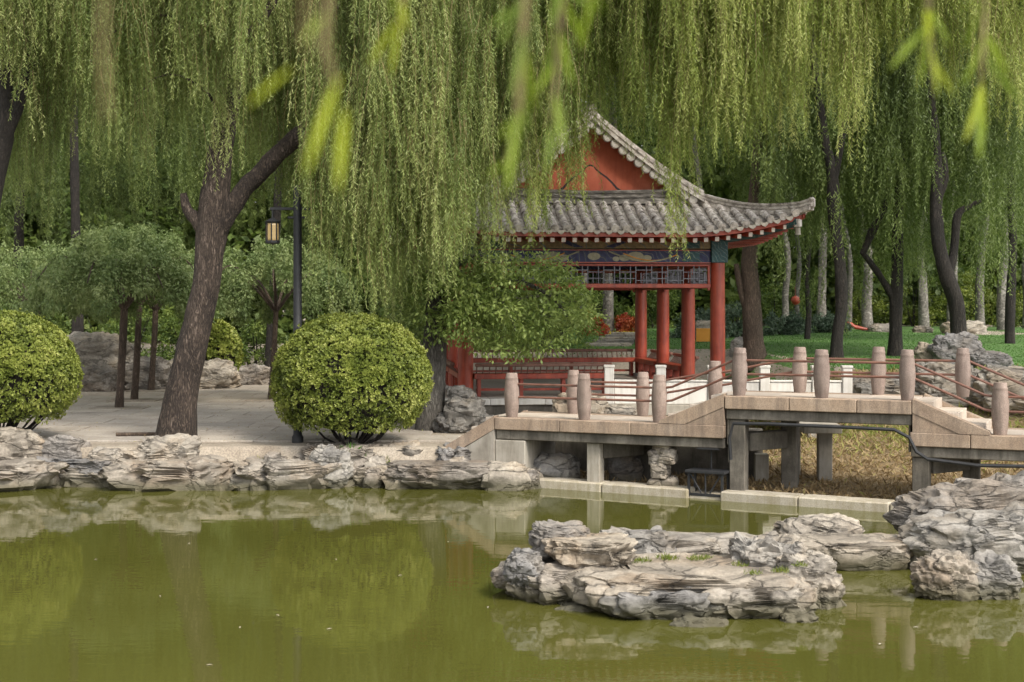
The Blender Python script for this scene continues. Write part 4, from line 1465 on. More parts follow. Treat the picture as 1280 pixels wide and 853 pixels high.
rock_px('slab_rock', 968, 1152, 662, 704, 16.4, 420, mat='rock_warm', sub=6, depth=0.55, blocky=0.4, strata=0.08, sfreq=4, flat_top=0.17, under=0.4, sink=0.2,
        label='flat slab rock with brown front in the pond behind the island', cat='rock')
rock_px('boulder', 966, 1080, 644, 672, 17.2, 421, mat='rock', sub=5, depth=0.5, sink=0.3, label='low grey ridge rock on the back of the flat slab', cat='boulder')
rock_px('boulder', 1140, 1222, 690, 732, 14.6, 422, mat='rock_warm', sub=6, blocky=0.7, sink=0.2, label='small pitted cream boulder standing in the water at right', cat='boulder')
rock_px('boulder', 1206, 1274, 694, 734, 14.6, 423, mat='rock_blue', sub=5, blocky=0.7, sink=0.2, label='small dark grey boulder beside the pitted cream one', cat='boulder')
rock_px('boulder', 1122, 1360, 596, 668, 17.4, 424, mat='rock', sub=6, depth=0.5, blocky=0.55, tilt=-0.3, strata=0.1, sfreq=5, sink=0.5, label='large pale ridged boulder at the right below the bridge', cat='boulder').rotation_euler[1] = -0.17
rock_px('boulder', 1138, 1340, 636, 698, 16.2, 425, mat='rock_blue', sub=6, depth=0.5, blocky=0.55, tilt=-0.2, strata=0.1, sfreq=5, sink=0.3, label='large blue grey boulder at the right edge of the pond', cat='boulder').rotation_euler[1] = -0.10
# lawn edge rocks
for i, (x0, x1, y0, y1, D, lab, mt) in enumerate([
        (1143, 1180, 428, 452, 30.5, 'small pale rock on the lawn beside the pointed one', 'rock'),
        (1166, 1228, 416, 460, 30.2, 'pointed grey rock on the lawn behind the bridge rail', 'rock_blue'),
        (1212, 1268, 440, 464, 29.6, 'flat dark rock right of the pointed one on the lawn', 'rock_dark'),
        (1050, 1180, 468, 500, 28.4, 'long grey rock behind the raised bridge posts', 'rock_dark'),
        (1140, 1225, 452, 500, 28.0, 'layered rock on the bank behind the right bridge stair', 'rock'),
        (1210, 1330, 458, 505, 27.6, 'broad grey rock on the bank at the right edge', 'rock'),
        (1176, 1232, 401, 416, 52.0, 'white rock at the far edge of the lawn', 'rock'),
        (1085, 1125, 405, 416, 53.0, 'low pale rock under the far poplars', 'rock'),
        (1140, 1166, 407, 416, 53.0, 'tiny pale stone left of the white rock on the far lawn', 'rock'),
        (912, 944, 421, 452, 39.0, 'grey standing rock behind the right pavilion column', 'rock_blue'),
        (868, 892, 400, 420, 45.0, 'upright pale rock behind the orange board', 'rock')]):
    rock_px('boulder', x0, x1, y0, y1, D, 440 + i, mat=mt, sub=5 if D < 31 else 4, label=lab, cat='boulder', depth=0.6)
# plaza rocks behind the pagoda trees
for i, (x0, x1, y0, y1, D, lab) in enumerate([
        (72, 168, 416, 486, 39.0, 'tall layered rock behind the left pagoda trees'),
        (150, 215, 446, 484, 38.6, 'low layered rock between the pagoda tree trunks'),
        (196, 300, 448, 482, 39.4, 'grey rock group behind the willow trunk'),
        (292, 345, 456, 476, 41.0, 'small far rock left of the round shrub'),
        (95, 150, 458, 486, 38.0, 'brown rock at the foot of the tall layered rock')]):
    rock_px('boulder', x0, x1, y0, y1, D, 470 + i, mat='rock' if i != 4 else 'rock_warm', sub=5, label=lab, cat='boulder', depth=0.6, strata=0.15, sfreq=3.5)

# stone steps up the lawn
ST = thing('stepping_stones', 'pale stone steps climbing the lawn behind the pavilion', 'steps', (at(770, 42), 41.0, ground_z(at(770, 42), 41)))
for k in range(5):
    gx, gy = 0.22 * k - 0.3, 1.1 * k
    MB().box((gx, gy, ground_z(ST.location.x + gx, ST.location.y + gy) - ST.location.z + 0.03 + 0.03 * k), (1.3 - 0.08 * k, 0.5, 0.16), random.uniform(-.1, .1), 0.03).build('step', M['rock'], ST)

# orange board by the rocks
ob = thing('orange_sign', 'plain orange board on a stand behind the pavilion columns', 'sign', (at(881, 43), 43, ground_z(at(881, 43), 43)))
zc = zt(419, 43) - ob.location.z
MB().box((0, 0, zc), (0.52, 0.04, 0.40), 0, 0.006).build('board', M['orange'], ob)
for s_ in (-0.2, 0.2):
    MB().box((s_, 0.04, zc / 2), (0.04, 0.04, zc)).build('leg', M['black'], ob)
# red buoy-like lantern hung on a far pale trunk, and a red hose arch at the lawn edge
rl = thing('red_lantern', 'small red lantern hanging on a pale trunk beyond the lawn', 'lantern', (at(991, 52), 51.5, zt(376, 52)))
MB().lathe([(0.03, 0.16), (0.12, 0.13), (0.17, 0.03), (0.15, -0.06), (0.08, -0.14), (0.03, -0.16)], 14).build('shade', M['red'], rl, True)
MB().lathe([(0.05, 0.18), (0.05, 0.15)], 10).tube([(0, 0, 0.17), (0, 0.1, 0.5)], 0.008, 5).build('hanger', M['red'], rl)
rh = MB().tube([W(1058, 402, 53), W(1062, 405, 53), W(1068, 409, 53), W(1078, 411, 53), W(1086, 412, 53)], [0.05, 0.09, 0.08, 0.06, 0.04], 10).build('red_tarp', M['red'], None, True)
tag(rh, 'rolled red tarpaulin lying at the far edge of the lawn', 'tarp')

# ------------------------------------------------------------------ lamp post
lx, ly = at(372, 24.4), 24.4
LP = thing('lamp_post', 'black lamp post with two hanging amber lanterns behind the round shrub', 'street lamp', (lx, ly, PL))
H = zt(232, ly) - PL
MB().lathe([(0.10, 0), (0.10, 0.10), (0.075, 0.14), (0.072, H - 0.02), (0.06, H)], 14).build('post', M['black'], LP, True)
MB().box((0, 0, H - 0.40), (0.95, 0.05, 0.05), 0, 0.006).build('cross_arm', M['black'], LP)
MB().box((0, 0, H - 0.55), (0.34, 0.05, 0.04), 0, 0.006).build('brace', M['black'], LP)
for s_ in (-1, 1):
    x = s_ * 0.43
    ln = MB().tube([(x, 0, H - 0.40), (x, 0, H - 0.60)], 0.012, 6).build('hanger', M['black'], LP)
    MB().lathe([(0.10, -0.33), (0.11, -0.30), (0.11, -0.06), (0.09, 0.0)], 8, (x, 0, H - 0.62)).build('lantern_glass', M['lantern'], ln)
    fr = MB().lathe([(0.03, 0.04), (0.14, -0.02), (0.12, -0.045), (0.05, -0.05)], 8, (x, 0, H - 0.60))
    for k in range(8):
        a = k * math.pi / 4
        fr.tube([(x + 0.113 * math.cos(a), 0.113 * math.sin(a), H - 0.64), (x + 0.113 * math.cos(a), 0.113 * math.sin(a), H - 0.95)], 0.011, 5)
    fr.lathe([(0.10, -0.40), (0.125, -0.385), (0.125, -0.35), (0.09, -0.34)], 8, (x, 0, H - 0.60))
    fr.tube([(x, 0, H - 0.61), (x, 0, H - 0.4)], 0.02, 6)
    fr.build('lantern_frame', M['black'], ln)

p0, p1 = Vector((at(146, 25.3), 25.25, PL + 0.06)), Vector((at(212, 25.3), 25.35, PL + 0.06))
tag(MB().tube([p0, p0.lerp(p1, 0.5), p1], 0.035, 8).build('wooden_pole', M['bark_brown'], None, True), 'thin brown pole lying on the paving left of the willow trunk', 'pole')
for px, D in ((150, 31.9), (169, 34.4), (190, 38.0), (340, 34.5)):
    MB().box((at(px, D), D, PL + 0.028), (1.2, 0.8, 0.03), 0, 0.008).build('tree_pit', M['dirt'], plaza)

# ------------------------------------------------------------------ clipped round shrubs
HOLES = [[(-0.10, 0.30, 0.13), (0.55, -0.05, 0.10), (-0.5, -0.35, 0.09), (0.30, -0.40, 0.09)],
         [(0.15, 0.5, 0.12), (0.5, -0.2, 0.10)],
         [(0.35, 0.42, 0.12), (0.1, -0.05, 0.10), (0.55, 0.1, 0.09)]]


def round_shrub(name, c, r, n, seed, label, stems=True, mat='box', leaf=0.042):
    t_ = thing(name, label, 'shrub', (c[0], c[1], c[2]))
    lf = Leafer()
    d = unit(rng.normal(size=(n, 3)))
    d[:, 2] = np.abs(d[:, 2]) * np.where(rng.random(n) < 0.66, 1, -1)
    d = unit(d)
    keep = d[:, 2] > -0.70
    for hx_, hz_, hr_ in HOLES[seed % 3]:
        hv = Vector((hx_, -math.sqrt(max(0.05, 1 - hx_ * hx_ - hz_ * hz_)), hz_))
        dd = np.linalg.norm(d - np.array(hv), axis=1) + np.array([0.10 * noise.noise(Vector(q) * 9) for q in d])
        keep &= (dd > hr_) | (rng.random(n) < 0.25)
    d = d[keep]
    n = len(d)
    bumpv = np.array([noise.noise(Vector(q) * 3.2 + Vector((seed, 0, 0))) * 0.6 + noise.noise(Vector(q) * 8 + Vector((seed, 3, 0))) * 0.5 for q in d])
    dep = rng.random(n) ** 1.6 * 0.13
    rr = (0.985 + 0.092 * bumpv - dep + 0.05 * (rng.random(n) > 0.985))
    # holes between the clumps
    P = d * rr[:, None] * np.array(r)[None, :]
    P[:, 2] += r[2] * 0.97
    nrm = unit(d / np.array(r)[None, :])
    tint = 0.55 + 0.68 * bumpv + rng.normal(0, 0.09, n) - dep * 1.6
    k = 7
    pid = np.repeat(np.arange(n), k)
    az_ = unit(np.cross(nrm[pid], rng.normal(size=(n * k, 3))))
    up = rng.uniform(0.35, 1.2, n * k)[:, None]
    Dr = unit(az_ + nrm[pid] * up + np.array([0, 0, 0.25]))
    Nn = unit(nrm[pid] + rng.normal(0, 0.35, (n * k, 3)))
    L_ = leaf * rng.uniform(0.7, 1.25, n * k)
    lf.add(*leaves_facing(P[pid] + rng.normal(0, 0.008, (n * k, 3)), Dr, Nn, L_, L_ * 0.55, tint[pid] + rng.normal(0, 0.08, n * k)))
    lf.build('foliage', [M[mat]], t_)
    core = rock_mesh((r[0] * 0.80, r[1] * 0.80, r[2] * 0.76), seed, 4, 1.0, 0.05, 0.0, 3, facet=0.0)
    core.materials.append(M['bark_dark'])  # solid ball in dark bark colour, paints the shade inside the shrub
    a_ = core.attributes.new('tint', 'FLOAT', 'POINT')
    a_.data.foreach_set('value', np.full(len(core.vertices), 0.35, dtype=np.float32))
    link('shade_core', core, None, t_, (0, 0, r[2] * 1.0))
    mb = MB()
    for q in range(26 if stems else 8):
        a = random.random() * 6.28
        e = random.uniform(0.35, 0.95)
        p1 = Vector((math.cos(a) * r[0] * e * 0.85, math.sin(a) * r[1] * e * 0.85, r[2] * (0.28 + 0.3 * e)))
        mid = Vector((p1.x * 0.55, p1.y * 0.55, r[2] * 0.10 + 0.05))
        mb.tube([(p1.x * 0.08, p1.y * 0.08, -0.05), mid, p1], [0.03, 0.02, 0.012], 6)
    mb.build('stems', M['bark_dark'], t_)
    return t_


bD = 24.3
round_shrub('round_shrub', (at(439, bD), bD, PL - 0.06), (1.36, 1.30, 1.16), 20000, 3, 'large clipped yellow green round shrub in front of the lamp post')
round_shrub('round_shrub', (at(-4, bD + 0.4), bD + 0.4, PL + 0.05), (1.42, 1.35, 1.13), 20000, 9, 'clipped yellow green round shrub cut by the left edge of the picture')
round_shrub('round_shrub', (at(268, 40), 40, PL), (0.75, 0.7, 0.95), 1800, 15, 'small far clipped shrub behind the leaning willow trunk', False, 'box', 0.09)

# low weeds on the bank and grass on the island
def tuft(name, pts, label, cat, mat='tuft', parent=None, h=0.10, per=40, rad=0.12, tint=0.5, kind=None, wid=0.012):
    lf = Leafer()
    P = np.repeat(np.array(pts, dtype=float), per, axis=0)
    n = len(P)
    a = rng.random(n) * 6.28
    r = rad * np.sqrt(rng.random(n))
    P[:, 0] += r * np.cos(a); P[:, 1] += r * np.sin(a)
    Dr = unit(np.stack([rng.normal(0, 0.5, n), rng.normal(0, 0.5, n), rng.uniform(0.4, 1.2, n)], 1))
    lf.add(*leaves(P, Dr, h * rng.uniform(0.5, 1.2, n), wid * rng.uniform(0.7, 1.3, n), np.clip(rng.normal(tint, 0.2, n), 0, 1)))
    o = lf.build(name, [M[mat]], parent)
    if label: tag(o, label, cat)
    if kind: o['kind'] = kind
    return o


g = tuft('weed', [tuple(W(px, py, 23.55)) for px, py in ((432, 572), (440, 566), (447, 574), (436, 580), (452, 578))], 'bright green leafy weed between boulders on the bank', 'plant', 'grass', h=0.17, per=60, rad=0.10, tint=0.9, wid=0.035)
tuft('grass_tuft', [tuple(W(px, py, 23.5)) for px, py in ((330, 580), (335, 586), (328, 590))], 'yellowish dry grass tuft on the bank right of the willow', 'grass', 'tuft', h=0.16, per=60, tint=0.8)
tuft('grass_tuft', [tuple(W(px, py, 23.6)) for px, py in ((472, 578), (480, 575), (488, 580))], 'low green grass at the left end of the flat slab', 'grass', 'tuft', h=0.10, per=60, tint=0.4)
ig = tuft('grass', [(0.02, 0.1, 0.0)], None, None, parent=RI)
bpy.data.objects.remove(ig)
gp = []
for px, py in ((795, 703), (805, 702), (830, 698), (838, 700), (870, 700), (880, 699), (975, 716), (982, 714), (940, 718), (925, 708), (1000, 708)):
    gp.append((px, py))

# ------------------------------------------------------------------ trees
def branch(pxpts, D, dz=0.0):
    """limb described by photo points (px, py, width px[, D])"""
    out = []
    for q in pxpts:
        d = q[3] if len(q) > 3 else D
        p = W(q[0], q[1], d)
        out.append((p.x, p.y, p.z, q[2] * d / F / 2))
    return out


def tree(name, label, cat, base, group=None):
    return thing(name, label, cat, base, 0, group)


def trunk_obj(t_, branches, mat, n=18, disp=0.04, seed=0, sub=8):
    mb = limb_mesh(branches, n, disp, seed, sub)
    b0 = Vector(t_.location)
    mb.V = [(x - b0.x, y - b0.y, z - b0.z) for x, y, z in mb.V]
    return mb.build('trunk', M[mat], t_, True)


def crown_obj(t_, lf, mats, name='crown'):
    o = lf.build(name, mats, None)
    o.parent = t_
    o.location = -Vector(t_.location)
    return o


WM = [M['willow'], M['twig']]
WB = [M['willow_bright'], M['twig']]
WF = [M['willow_far'], M['twig']]

# 1 the leaning willow on the plaza
D = 24.9
tw = tree('weeping_willow', 'leaning dark trunked weeping willow between the two clipped shrubs', 'willow tree', (at(222, D), D, PL))
main = branch([(219, 562, 66), (221, 545, 52), (225, 512, 43), (233, 460, 38), (247, 405, 34), (258, 350, 35), (264, 300, 38), (268, 255, 38), (273, 205, 33), (284, 140, 27), (297, 60, 23), (303, -10, 20), (298, -90, 15), (305, -170, 9)], D)
limb = branch([(266, 300, 26), (296, 250, 24), (328, 213, 22), (370, 172, 22), (410, 138, 20), (440, 108, 18), (468, 70, 14), (500, 36, 11), (540, 0, 9), (590, -50, 7)], D, 0)
stub = branch([(264, 300, 24), (248, 276, 18), (235, 264, 12), (229, 242, 8)], D)
lf2 = branch([(272, 250, 20), (262, 205, 14), (243, 145, 11), (215, 70, 10), (190, 0, 8), (170, -70, 6)], D - 0.4)
up = branch([(298, 60, 14), (330, 20, 11), (360, -30, 9), (400, -90, 6)], D - 0.6)
tws = branch([(468, 72, 8), (452, 48, 5), (440, 20, 4)], D)
arcs = [branch(q, 24.6) for q in (
    [(470, 70, 5), (455, 90, 3.5), (447, 120, 2.5), (452, 160, 1.6)],
    [(440, 110, 4), (420, 80, 3), (412, 40, 2.2), (424, 5, 1.5)],
    [(500, 38, 5), (540, 40, 3.5), (575, 62, 2.5), (596, 110, 1.6)],
    [(520, 20, 5), (600, -5, 4), (660, 10, 2.6), (700, 50, 1.6)],
    [(280, 160, 6), (262, 120, 4), (225, 95, 3), (190, 100, 2), (170, 130, 1.4)],
    [(296, 70, 6), (250, 30, 4), (180, 20, 3), (130, 50, 1.8)])]
trunk_obj(tw, [main, limb, stub, up, tws] + arcs, 'bark', 26, 0.045, 3, 10)
lf = Leafer()
curtain(lf, 440, 585, 23.2, 26.0, 300, 415, 9.6, 260, 0.52, 8, 0.26, low=1.5)
curtain(lf, 455, 560, 23.0, 24.5, 120, 330, 9.6, 90, 0.75, 8, 0.24, low=1.5)
curtain(lf, 585, 700, 23.2, 25.5, 100, 230, 9.6, 60, 0.55, 8, 0.2)
curtain(lf, 588, 612, 24.0, 25.0, 300, 350, 7.5, 22, 0.55, 7, 0.14)
curtain(lf, 630, 655, 24.0, 25.0, 250, 300, 7.5, 16, 0.55, 7, 0.12)
curtain(lf, 510, 590, 23.4, 25.5, 280, 350, 7.0, 35, 0.55, 8, 0.22)
curtain(lf, 380, 460, 25.4, 27.5, 190, 330, 9.8, 150, 0.4, 8, 0.28)
curtain(lf, 300, 400, 25.6, 27.5, 80, 260, 9.8, 110, 0.42, 8, 0.28)
curtain(lf, 388, 432, 23.6, 24.1, 320, 375, 7.5, 50, 0.5, 7, 0.14)
curtain(lf, 225, 330, 23.4, 24.4, 30, 150, 9.8, 75, 0.55, 8, 0.2)
curtain(lf, 255, 312, 24.2, 24.5, 150, 245, 8.0, 12, 0.7, 6, 0.16)
curtain(lf, 90, 260, 24.0, 27.0, 50, 230, 9.8, 170, 0.45, 8, 0.28)
curtain(lf, 100, 620, 22.6, 27.5, -420, -60, 11.0, 170, 0.5, 7, 0.35)
crown_obj(tw, lf, WM)

# 2 willow cut by the left edge
D = 25.5
tl = tree('weeping_willow', 'forked weeping willow at the left edge of the picture', 'willow tree', (at(-24, D), D, PL))
trunk_obj(tl, [branch([(-44, 560, 50), (-42, 500, 36), (-36, 400, 31), (-22, 300, 27), (-6, 220, 24), (7, 160, 22), (8, 100, 17), (2, 40, 15), (-5, -20, 12), (-10, -120, 8)], D),
               branch([(6, 172, 18), (24, 128, 14), (36, 80, 14), (43, 30, 13), (48, -20, 11), (60, -120, 7)], D)], 'bark_dark', 20, 0.04, 8)
lf = Leafer()
curtain(lf, -60, 110, 24.2, 27.0, 40, 115, 10, 130, 0.72, 8, 0.26)
curtain(lf, -60, 60, 24.6, 25.2, 100, 190, 9, 16, 0.7, 6, 0.18)
curtain(lf, -120, 120, 26.0, 28.5, 120, 290, 10, 130, 0.3, 8, 0.3)
curtain(lf, -160, 160, 23.6, 28.0, -420, -40, 11, 120, 0.5, 7, 0.35)
crown_obj(tl, lf, WM)

# 3 willow standing outside the frame to the right, its boughs over the pavilion and bridge
D = 23.5
tr = tree('weeping_willow', 'yellow green willow boughs hanging from the top right in front of the roof', 'willow tree', (at(1420, D), D + 2.5, 1.0))
trunk_obj(tr, [branch([(1420, 520, 60, 26), (1410, 400, 46, 26), (1390, 250, 40, 25.5), (1370, 120, 34, 25), (1340, 0, 26, 25), (1300, -90, 20, 24.5), (1240, -150, 12, 24)], D),
               branch([(1376, 140, 24, 25), (1300, 30, 17, 24.5), (1200, -30, 14, 24), (1100, -60, 12, 24), (1000, -70, 10, 24), (900, -60, 7, 24), (820, -70, 5, 24)], D),
               branch([(1340, 0, 14, 25), (1250, -60, 11, 26), (1100, -110, 9, 26), (940, -120, 6, 26)], D),
               branch([(1000, -66, 6, 24), (980, 10, 4, 24), (940, 42, 3, 24), (895, 28, 2.2, 24)], D)], 'bark_dark', 16, 0.03, 12)
lf = Leafer()
curtain(lf, 690, 800, 24.0, 26.0, 40, 190, 9.6, 110, 0.42, 8, 0.24)
curtain(lf, 620, 770, 24.4, 26.3, 40, 180, 9.6, 45, 0.5, 7, 0.18)
curtain(lf, 655, 690, 24.0, 25.0, 270, 300, 7.5, 18, 0.5, 7, 0.14)
curtain(lf, 705, 730, 24.0, 25.0, 240, 270, 7.5, 12, 0.55, 7, 0.12)
curtain(lf, 790, 960, 23.2, 26.0, 60, 225, 9.6, 210, 0.58, 8, 0.24)
curtain(lf, 838, 852, 23.6, 24.0, 330, 345, 7.0, 16, 0.62, 6, 0.09, low=0.9)
curtain(lf, 840, 1010, 22.6, 24.0, 60, 215, 9.6, 90, 0.72, 8, 0.2)
curtain(lf, 1000, 1290, 22.6, 25.5, 0, 150, 9.8, 230, 0.66, 8, 0.24)
curtain(lf, 1035, 1082, 22.8, 23.4, 140, 195, 8.0, 12, 0.85, 6, 0.16)
curtain(lf, 1240, 1330, 23.0, 25.5, 80, 180, 9.8, 40, 0.7, 8, 0.22)
curtain(lf, 640, 1400, 22.6, 27.5, -420, -60, 11.0, 120, 0.55, 7, 0.35)
crown_obj(tr, lf, WB)

# willows beyond the pavilion and lawn
def back_willow(label, base_px, D, branches, spans, mat='bark_dark', n=170, tint=0.45, ztop=15, mats=WF, cat='willow tree'):
    bx = at(base_px, D)
    gz = ground_z(bx, D)
    t_ = tree('weeping_willow', label, cat, (bx, D, gz))
    trunk_obj(t_, [branch(b_, D) for b_ in branches], mat, 14, 0.05, base_px * 0.13, 6)
    lf = Leafer()
    for (x0, x1, y0, y1, k) in spans:
        curtain(lf, x0, x1, D - 0.6, D + 4.0, y0, y1, ztop, int(k * 1.5), tint, 8, 0.42, low=1.25, leaf=0.14, wid=0.024, gap=0.042, stem=False)
    crown_obj(t_, lf, mats)
    return t_


back_willow('dark willow behind the lawn with forked trunk right of the pavilion roof', 1045, 35,
            [[(1046, 452, 20), (1047, 420, 15), (1052, 380, 15), (1050, 330, 15), (1043, 270, 15), (1040, 215, 14), (1030, 170, 12), (1022, 110, 10), (1015, 40, 8), (1010, -60, 5)],
             [(1042, 222, 12), (1052, 175, 10), (1062, 120, 8), (1070, 40, 6), (1080, -60, 4)]],
            [(950, 1150, 250, 395, 230), (940, 1150, 100, 300, 120)], n=200)
back_willow('straight trunked dark willow in the middle of the lawn', 1120, 36,
            [[(1119, 450, 20), (1120, 410, 17), (1121, 360, 16), (1122, 300, 14), (1124, 240, 12), (1128, 150, 10), (1130, 40, 8), (1130, -60, 5)],
             [(1078, 318, 8), (1090, 290, 10), (1104, 262, 9), (1116, 235, 6)],
             [(1121, 380, 10), (1100, 345, 8), (1078, 316, 7)]],
            [(1070, 1200, 250, 400, 170)], n=150)
back_willow('dark willow with crooked forked trunk at the right of the lawn', 1200, 34,
            [[(1200, 450, 24), (1199, 415, 19), (1196, 380, 19), (1184, 345, 19), (1174, 310, 17), (1170, 260, 15), (1172, 215, 14), (1168, 160, 11), (1162, 100, 9), (1158, 20, 7), (1155, -60, 5)],
             [(1186, 345, 12), (1193, 310, 11), (1197, 270, 10), (1212, 258, 7), (1228, 250, 4)],
             [(1172, 250, 10), (1182, 220, 8), (1178, 190, 6)]],
            [(1120, 1300, 220, 330, 190), (1200, 1300, 280, 405, 90)], n=150)
back_willow('thick split trunked willow just right of the pavilion column', 940, 37,
            [[(946, 462, 36), (942, 430, 26), (940, 390, 24), (938, 350, 22), (938, 300, 18), (945, 220, 14), (950, 100, 10), (950, -40, 7)],
             [(940, 400, 12), (928, 370, 9), (920, 330, 6)]],
            [(880, 1010, 230, 350, 90), (600, 990, 20, 230, 260)], n=200, mat='bark_brown')
back_willow('dark willow hidden behind the pavilion roof', 700, 44,
            [[(700, 440, 20), (702, 350, 16), (705, 200, 13), (705, 50, 9), (705, -60, 5)]],
            [(480, 760, 60, 330, 260), (700, 1020, 40, 230, 150)], n=200)
back_willow('pale veiled willow hanging before the far poplars', 1262, 43,
            [[(1262, 440, 14), (1263, 380, 12), (1266, 300, 11), (1262, 150, 9), (1264, 0, 6)]],
            [(1000, 1310, 300, 400, 170), (1150, 1310, 200, 390, 110)], n=150, tint=0.5)
back_willow('dark willow behind the left pagoda trees', 80, 42,
            [[(96, 470, 18), (97, 400, 14), (95, 300, 12), (92, 150, 10), (92, 0, 7)]],
            [(-80, 260, 170, 325, 330)], n=200)
back_willow('dark willow behind the lamp post', 330, 44,
            [[(338, 470, 16), (340, 400, 12), (345, 300, 10), (350, 150, 9), (352, 0, 6)]],
            [(200, 520, 200, 345, 330)], n=200)
back_willow('shaded willow far left behind the tall layered rock', 20, 50,
            [[(20, 460, 16), (22, 350, 13), (26, 200, 10), (28, 0, 7)]],
            [(-140, 160, 200, 400, 190), (100, 420, 150, 390, 170)], n=200, tint=0.3, ztop=17)


def cloud_crown(lf, clumps, per, leaf, wid, tint, droop=0.2):
    """clumps (n,7): centre, radii, tint shift -> leafy shell of each"""
    cl = np.array(clumps)
    sid = np.repeat(np.arange(len(cl)), per)
    d = unit(rng.normal(size=(len(sid), 3)))
    rr = rng.random(len(sid)) ** 0.45
    P = cl[sid, :3] + d * rr[:, None] * cl[sid, 3:6]
    Dr = unit(d * 0.7 + rng.normal(0, 0.6, d.shape) + np.array([0, 0, -droop]))
    Nn = unit(d * 0.5 + np.array([0, 0, 0.8]) + rng.normal(0, 0.5, d.shape))
    tn = tint + cl[sid, 6] + 0.12 * d[:, 2] * 0 + rng.normal(0, 0.12, len(sid))
    L_ = leaf * rng.uniform(0.6, 1.2, len(sid))
    lf.add(*leaves_facing(P, Dr, Nn, L_, wid * rng.uniform(0.8, 1.2, len(sid)), tn))


def pagoda(label, px, D, w_px, R_, ztop, zbot, n, seed, base_y=None, mat='pagoda', group='weeping pagoda trees on the plaza'):
    bx = at(px, D)
    t_ = tree('pagoda_tree', label, 'pagoda tree', (bx, D, PL), group)
    top = Vector((bx + random.uniform(-.2, .2), D, ztop - 0.55))
    fork = Vector((bx + 0.1, D, PL + (ztop - PL) * 0.55))
    r0 = 0.74 * w_px * D / F / 2
    brs = [[(bx - 0.03, D, PL - 0.1, r0 * 1.25), (bx, D, PL + 0.4, r0), (bx + 0.05, D, PL + 1.2, r0 * 0.9), (fork.x, D, fork.z, r0 * 0.85)]]
    for k in range(7):
        a = k * 0.9 + seed
        e = Vector((bx + math.cos(a) * R_ * 0.7, D + math.sin(a) * R_ * 0.7, ztop - 0.75 - 0.1 * (k % 3)))
        mid = fork.lerp(e, 0.5) + Vector((0, 0, 0.2))
        out = e + Vector((math.cos(a) * R_ * 0.25, math.sin(a) * R_ * 0.25, -0.5))
        brs.append([(fork.x, fork.y, fork.z - 0.05, r0 * 0.6), (mid.x, mid.y, mid.z, r0 * 0.42), (e.x, e.y, e.z, r0 * 0.25), (out.x, out.y, out.z, r0 * 0.12)])
    trunk_obj(t_, brs, 'bark_brown', 12, 0.03, seed, 5)
    lf = Leafer()
    cl = []
    for k in range(n):
        a = rng.random() * 6.28
        rr = R_ * math.sqrt(rng.random())
        f = rr / R_
        zt_ = ztop - 0.25 - (ztop - zbot) * 0.50 * f ** 2.2 + rng.normal(0, 0.10)
        nd = 1 + int(3 * f)
        for q in range(nd):
            tq = rng.normal(0.03, 0.17)
            cl.append((bx + rr * math.cos(a) * (1 + 0.06 * q), D + rr * math.sin(a) * (1 + 0.06 * q), max(zbot, zt_ - q * 0.30), 0.22, 0.22, 0.20, tq))
    cloud_crown(lf, cl, 130, 0.10, 0.042, 0.62, 0.8)
    crown_obj(t_, lf, [M[mat]])


pagoda('umbrella shaped pagoda tree with the nearest brown trunk on the plaza', 150, 31.9, 14, 1.9, 4.75, 2.5, 85, 1)
pagoda('pagoda tree with slanting trunk just behind the nearest one', 169, 34.4, 12, 1.9, 4.9, 2.6, 75, 2)
pagoda('pagoda tree with dark trunk farthest right of its group', 190, 38.0, 11, 1.9, 4.6, 2.5, 65, 3)
pagoda('pagoda tree behind the lamp post', 340, 34.5, 10, 1.9, 4.6, 2.4, 70, 4)
pagoda('pagoda tree at the far left behind the clipped shrub', 42, 36.0, 10, 2.0, 4.5, 2.5, 65, 5)


